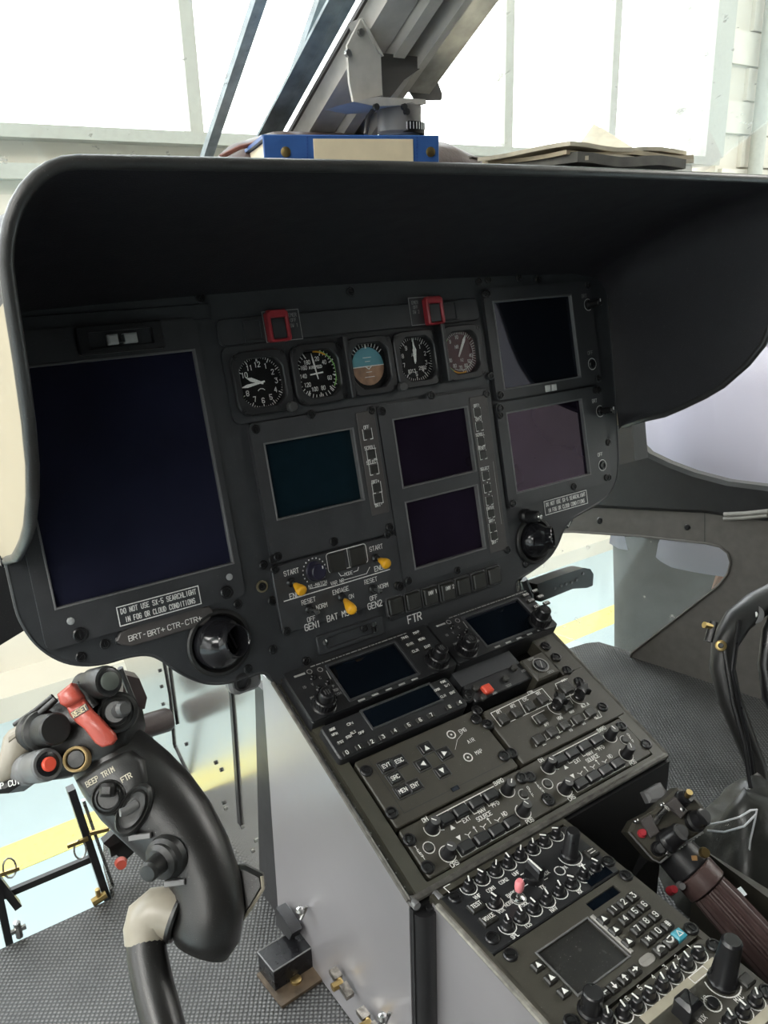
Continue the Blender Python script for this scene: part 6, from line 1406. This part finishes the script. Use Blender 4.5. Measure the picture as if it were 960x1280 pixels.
# ================================================================ person outside the right door
GZp = GZ
bx_, by_ = 1.45, .90
PE = empty('person', (bx_, by_, GZp), 'person in a white coat and grey trousers standing outside the right side of the cockpit', 'person')
sk = mat('skin', (.55, .30, .21), .5, var=.06, scale=20)
m_coat = mat('coat_white', (.31, .30, .36), .8, var=.04, scale=6, bump=.5, bscale=14)
m_trs = mat('trousers_grey', (.075, .08, .077), .75, var=.2, scale=25, bump=.3, bscale=60)
fa = Vector((.62, .78, 0)).normalized(); si = Vector((-fa.y, fa.x, 0))   # faces away from the cockpit, bent forward at the hip; si = the figure's left
LEAN = math.radians(58)
def bp(f, s, z):
    if z > .92:
        h = z-.92; k = min(1, h/.12); a = LEAN*k; f, z = f*math.cos(a)+h*math.sin(a), .92+h*math.cos(a)-f*math.sin(a)
    return Vector((bx_, by_, GZp+z))+fa*f+si*s
def skinmesh(name, verts, edges, radii, m, root=0, lev=2, parent=PE):
    o_ = sum(verts, Vector())/len(verts); me = bpy.data.meshes.new(name); me.from_pydata([tuple(v-o_) for v in verts], edges, []); me.materials.append(m)
    o = link(name, me, parent, local=parent.matrix_world.inverted() @ Matrix.Translation(o_))
    md = o.modifiers.new('skin', 'SKIN'); md.use_smooth_shade = True
    for i, r in enumerate(radii):
        sv = me.skin_vertices[0].data[i]; sv.radius = r if isinstance(r, tuple) else (r, r); sv.use_root = (i == root)
    sd = o.modifiers.new('sub', 'SUBSURF'); sd.levels = lev; sd.render_levels = lev; return o
V, E, R = [], [], []
def nd(p, r, par=None):
    V.append(p); R.append(r)
    if par is not None: E.append((par, len(V)-1))
    return len(V)-1
hip = nd(bp(0, 0, .92), (.10, .08)); wa = nd(bp(.02, 0, 1.08), (.105, .085), hip); ch = nd(bp(.08, 0, 1.28), (.11, .085), wa); nk = nd(bp(.13, 0, 1.46), .055, ch); nk2 = nd(bp(.15, 0, 1.52), .052, nk)
hd = nd(bp(.17, 0, 1.60), (.072, .085), nk2); hd2 = nd(bp(.18, 0, 1.68), (.076, .092), hd); hd3 = nd(bp(.175, 0, 1.75), (.055, .065), hd2)
for s in (-1, 1):
    sh = nd(bp(.09, s*.19, 1.41), .052, ch)
    el = nd(bp(.10+.06*(s < 0), s*.26, 1.14), .040, sh)
    wr_ = nd(bp(.26, s*.12, 1.22), .028, el)
    pa = nd(bp(.31, s*.07, 1.25), (.036, .016), wr_)
    for i in range(4):
        a = (i-1.5)*.019; f1 = nd(bp(.35, s*.05+a, 1.28), .010, pa); f2 = nd(bp(.38-.004*abs(i-1.5), s*.04+a*1.1, 1.29), .009, f1); nd(bp(.40-.008*abs(i-1.5), s*.03+a*1.1, 1.285), .007, f2)
    t1 = nd(bp(.31, s*.035, 1.265), .011, pa); nd(bp(.335, s*.02, 1.275), .009, t1)
    kn = nd(bp(.02, s*.10, .50), .058, hip); an_ = nd(bp(-.01, s*.11, .09), .040, kn); nd(bp(.12, s*.12, .04), (.042, .03), an_)
skinmesh('body', V, E, R, sk, 0)
# face
for s in (-1, 1):
    p = bp(.262, s*.030, 1.665); g = MB(1); g.sweep([p+Vector((0, 0, d)) for d in (-.008, -.005, 0, .005, .008)], [.001, .008, .011, .008, .001], 10); free('eye', g, mat('eye_white', (.7, .7, .68), .3), parent=PE)
    p = bp(.17, s*.082, 1.65); g = MB(1); g.sweep([p+Vector((0, 0, d)) for d in (-.03, -.015, .01, .03)], [(.006, .008), (.008, .014), (.009, .018), (.005, .010)], 10); free('ear', g, sk, parent=PE)
g = MB(1); g.sweep([bp(.262, 0, 1.68), bp(.278, 0, 1.65), bp(.285, 0, 1.63), bp(.268, 0, 1.622)], [.007, .010, .013, .008], 10); free('nose', g, sk, parent=PE, sharp=2)
g = MB(1); g.sweep([bp(.255, -.025, 1.59), bp(.266, 0, 1.588), bp(.255, .025, 1.59)], [.003, .006, .003], 8); free('mouth', g, mat('lips', (.42, .16, .13), .5), parent=PE)
g = MB(1); g.sweep([bp(.13, 0, 1.60), bp(.135, 0, 1.66), bp(.15, 0, 1.73), bp(.165, 0, 1.785), bp(.17, 0, 1.80)], [(.075, .07), (.092, .088), (.096, .092), (.06, .06), (.01, .01)], 20, up=si); free('hair', g, mat('hair_dark', (.03, .022, .018), .5, bump=.6, bscale=150), parent=PE, sharp=2)
# coat: torso shell with folds, sleeves, collar
def shell(path, radii, n=36, fold=.0, ph=0, name='coat', m=m_coat):
    g = MB(1); vs = []; k = len(path)
    for i, (p, (a, b)) in enumerate(zip(path, radii)):
        fw = si.cross((path[min(i+1, k-1)]-path[max(i-1, 0)]).normalized())
        for j in range(n):
            t = 2*PI*j/n; w = 1+fold*(1-i/(k-1))*(math.sin(5*t+ph)+.6*math.sin(9*t+ph*2+i*.5))+fold*.5*math.sin(3*t+i*1.1)
            vs.append(p+si*(a*w*math.cos(t))+fw*(b*w*math.sin(t)))
    g.add(vs, [(i*n+j, (i+1)*n+j, (i+1)*n+(j+1) % n, i*n+(j+1) % n) for i in range(k-1) for j in range(n)])
    o = free(name, g, m, parent=PE, sharp=2.5); so = o.modifiers.new('thick', 'SOLIDIFY'); so.thickness = .004; return o
shell([bp(.00, 0, .74), bp(.0, 0, .80), bp(.0, 0, .88), bp(.01, 0, .97), bp(.02, 0, 1.07), bp(.045, 0, 1.17), bp(.075, 0, 1.27), bp(.09, 0, 1.37), bp(.11, 0, 1.44), bp(.125, 0, 1.475)],
      [(.205, .17), (.20, .165), (.195, .16), (.18, .155), (.17, .15), (.165, .15), (.17, .15), (.175, .135), (.12, .10), (.075, .075)], fold=.075, ph=1.3)
for s in (-1, 1):
    g = MB(1); g.sweep([bp(.09, s*.10, 1.40), bp(.09, s*.17, 1.40), bp(.09, s*.215, 1.36), bp(.10+.04*(s < 0), s*.25, 1.24), bp(.10+.06*(s < 0), s*.262, 1.14), bp(.17, s*.20, 1.16), bp(.24, s*.14, 1.21)], [.055, .075, .072, .062, .056, .052, .046], 20); free('sleeve', g, m_coat, parent=PE, sharp=2)
g = MB(1); g.sweep([bp(.11+.075*math.cos(t), .07*math.sin(t), 1.475+.012*math.cos(t)) for t in [2*PI*i/16 for i in range(17)]], (.016, .006), 8, cap=False, up=(0, 0, 1)); free('collar', g, m_coat, parent=PE, sharp=2)
for s in (-1, 1):
    g = MB(1); g.sweep([bp(.0, s*.085, .90), bp(.01, s*.10, .78), bp(.025, s*.105, .60), bp(.02, s*.11, .46), bp(.0, s*.115, .25), bp(-.01, s*.115, .08)], [(.115, .125), (.108, .118), (.088, .095), (.078, .082), (.072, .078), (.074, .085)], 22, up=fa); free('trouser_leg', g, m_trs, parent=PE, sharp=2)
    g = MB(1); g.sweep([bp(-.07, s*.115, .04), bp(-.04, s*.115, .045), bp(.03, s*.118, .05), bp(.10, s*.12, .038), bp(.17, s*.122, .028), bp(.20, s*.122, .022)], [(.025, .02), (.042, .038), (.045, .04), (.034, .045), (.024, .04), (.012, .02)], 16, up=(0, 0, 1)); free('shoe', g, mat('shoe_black', (.02, .02, .02), .4), parent=PE, sharp=2)
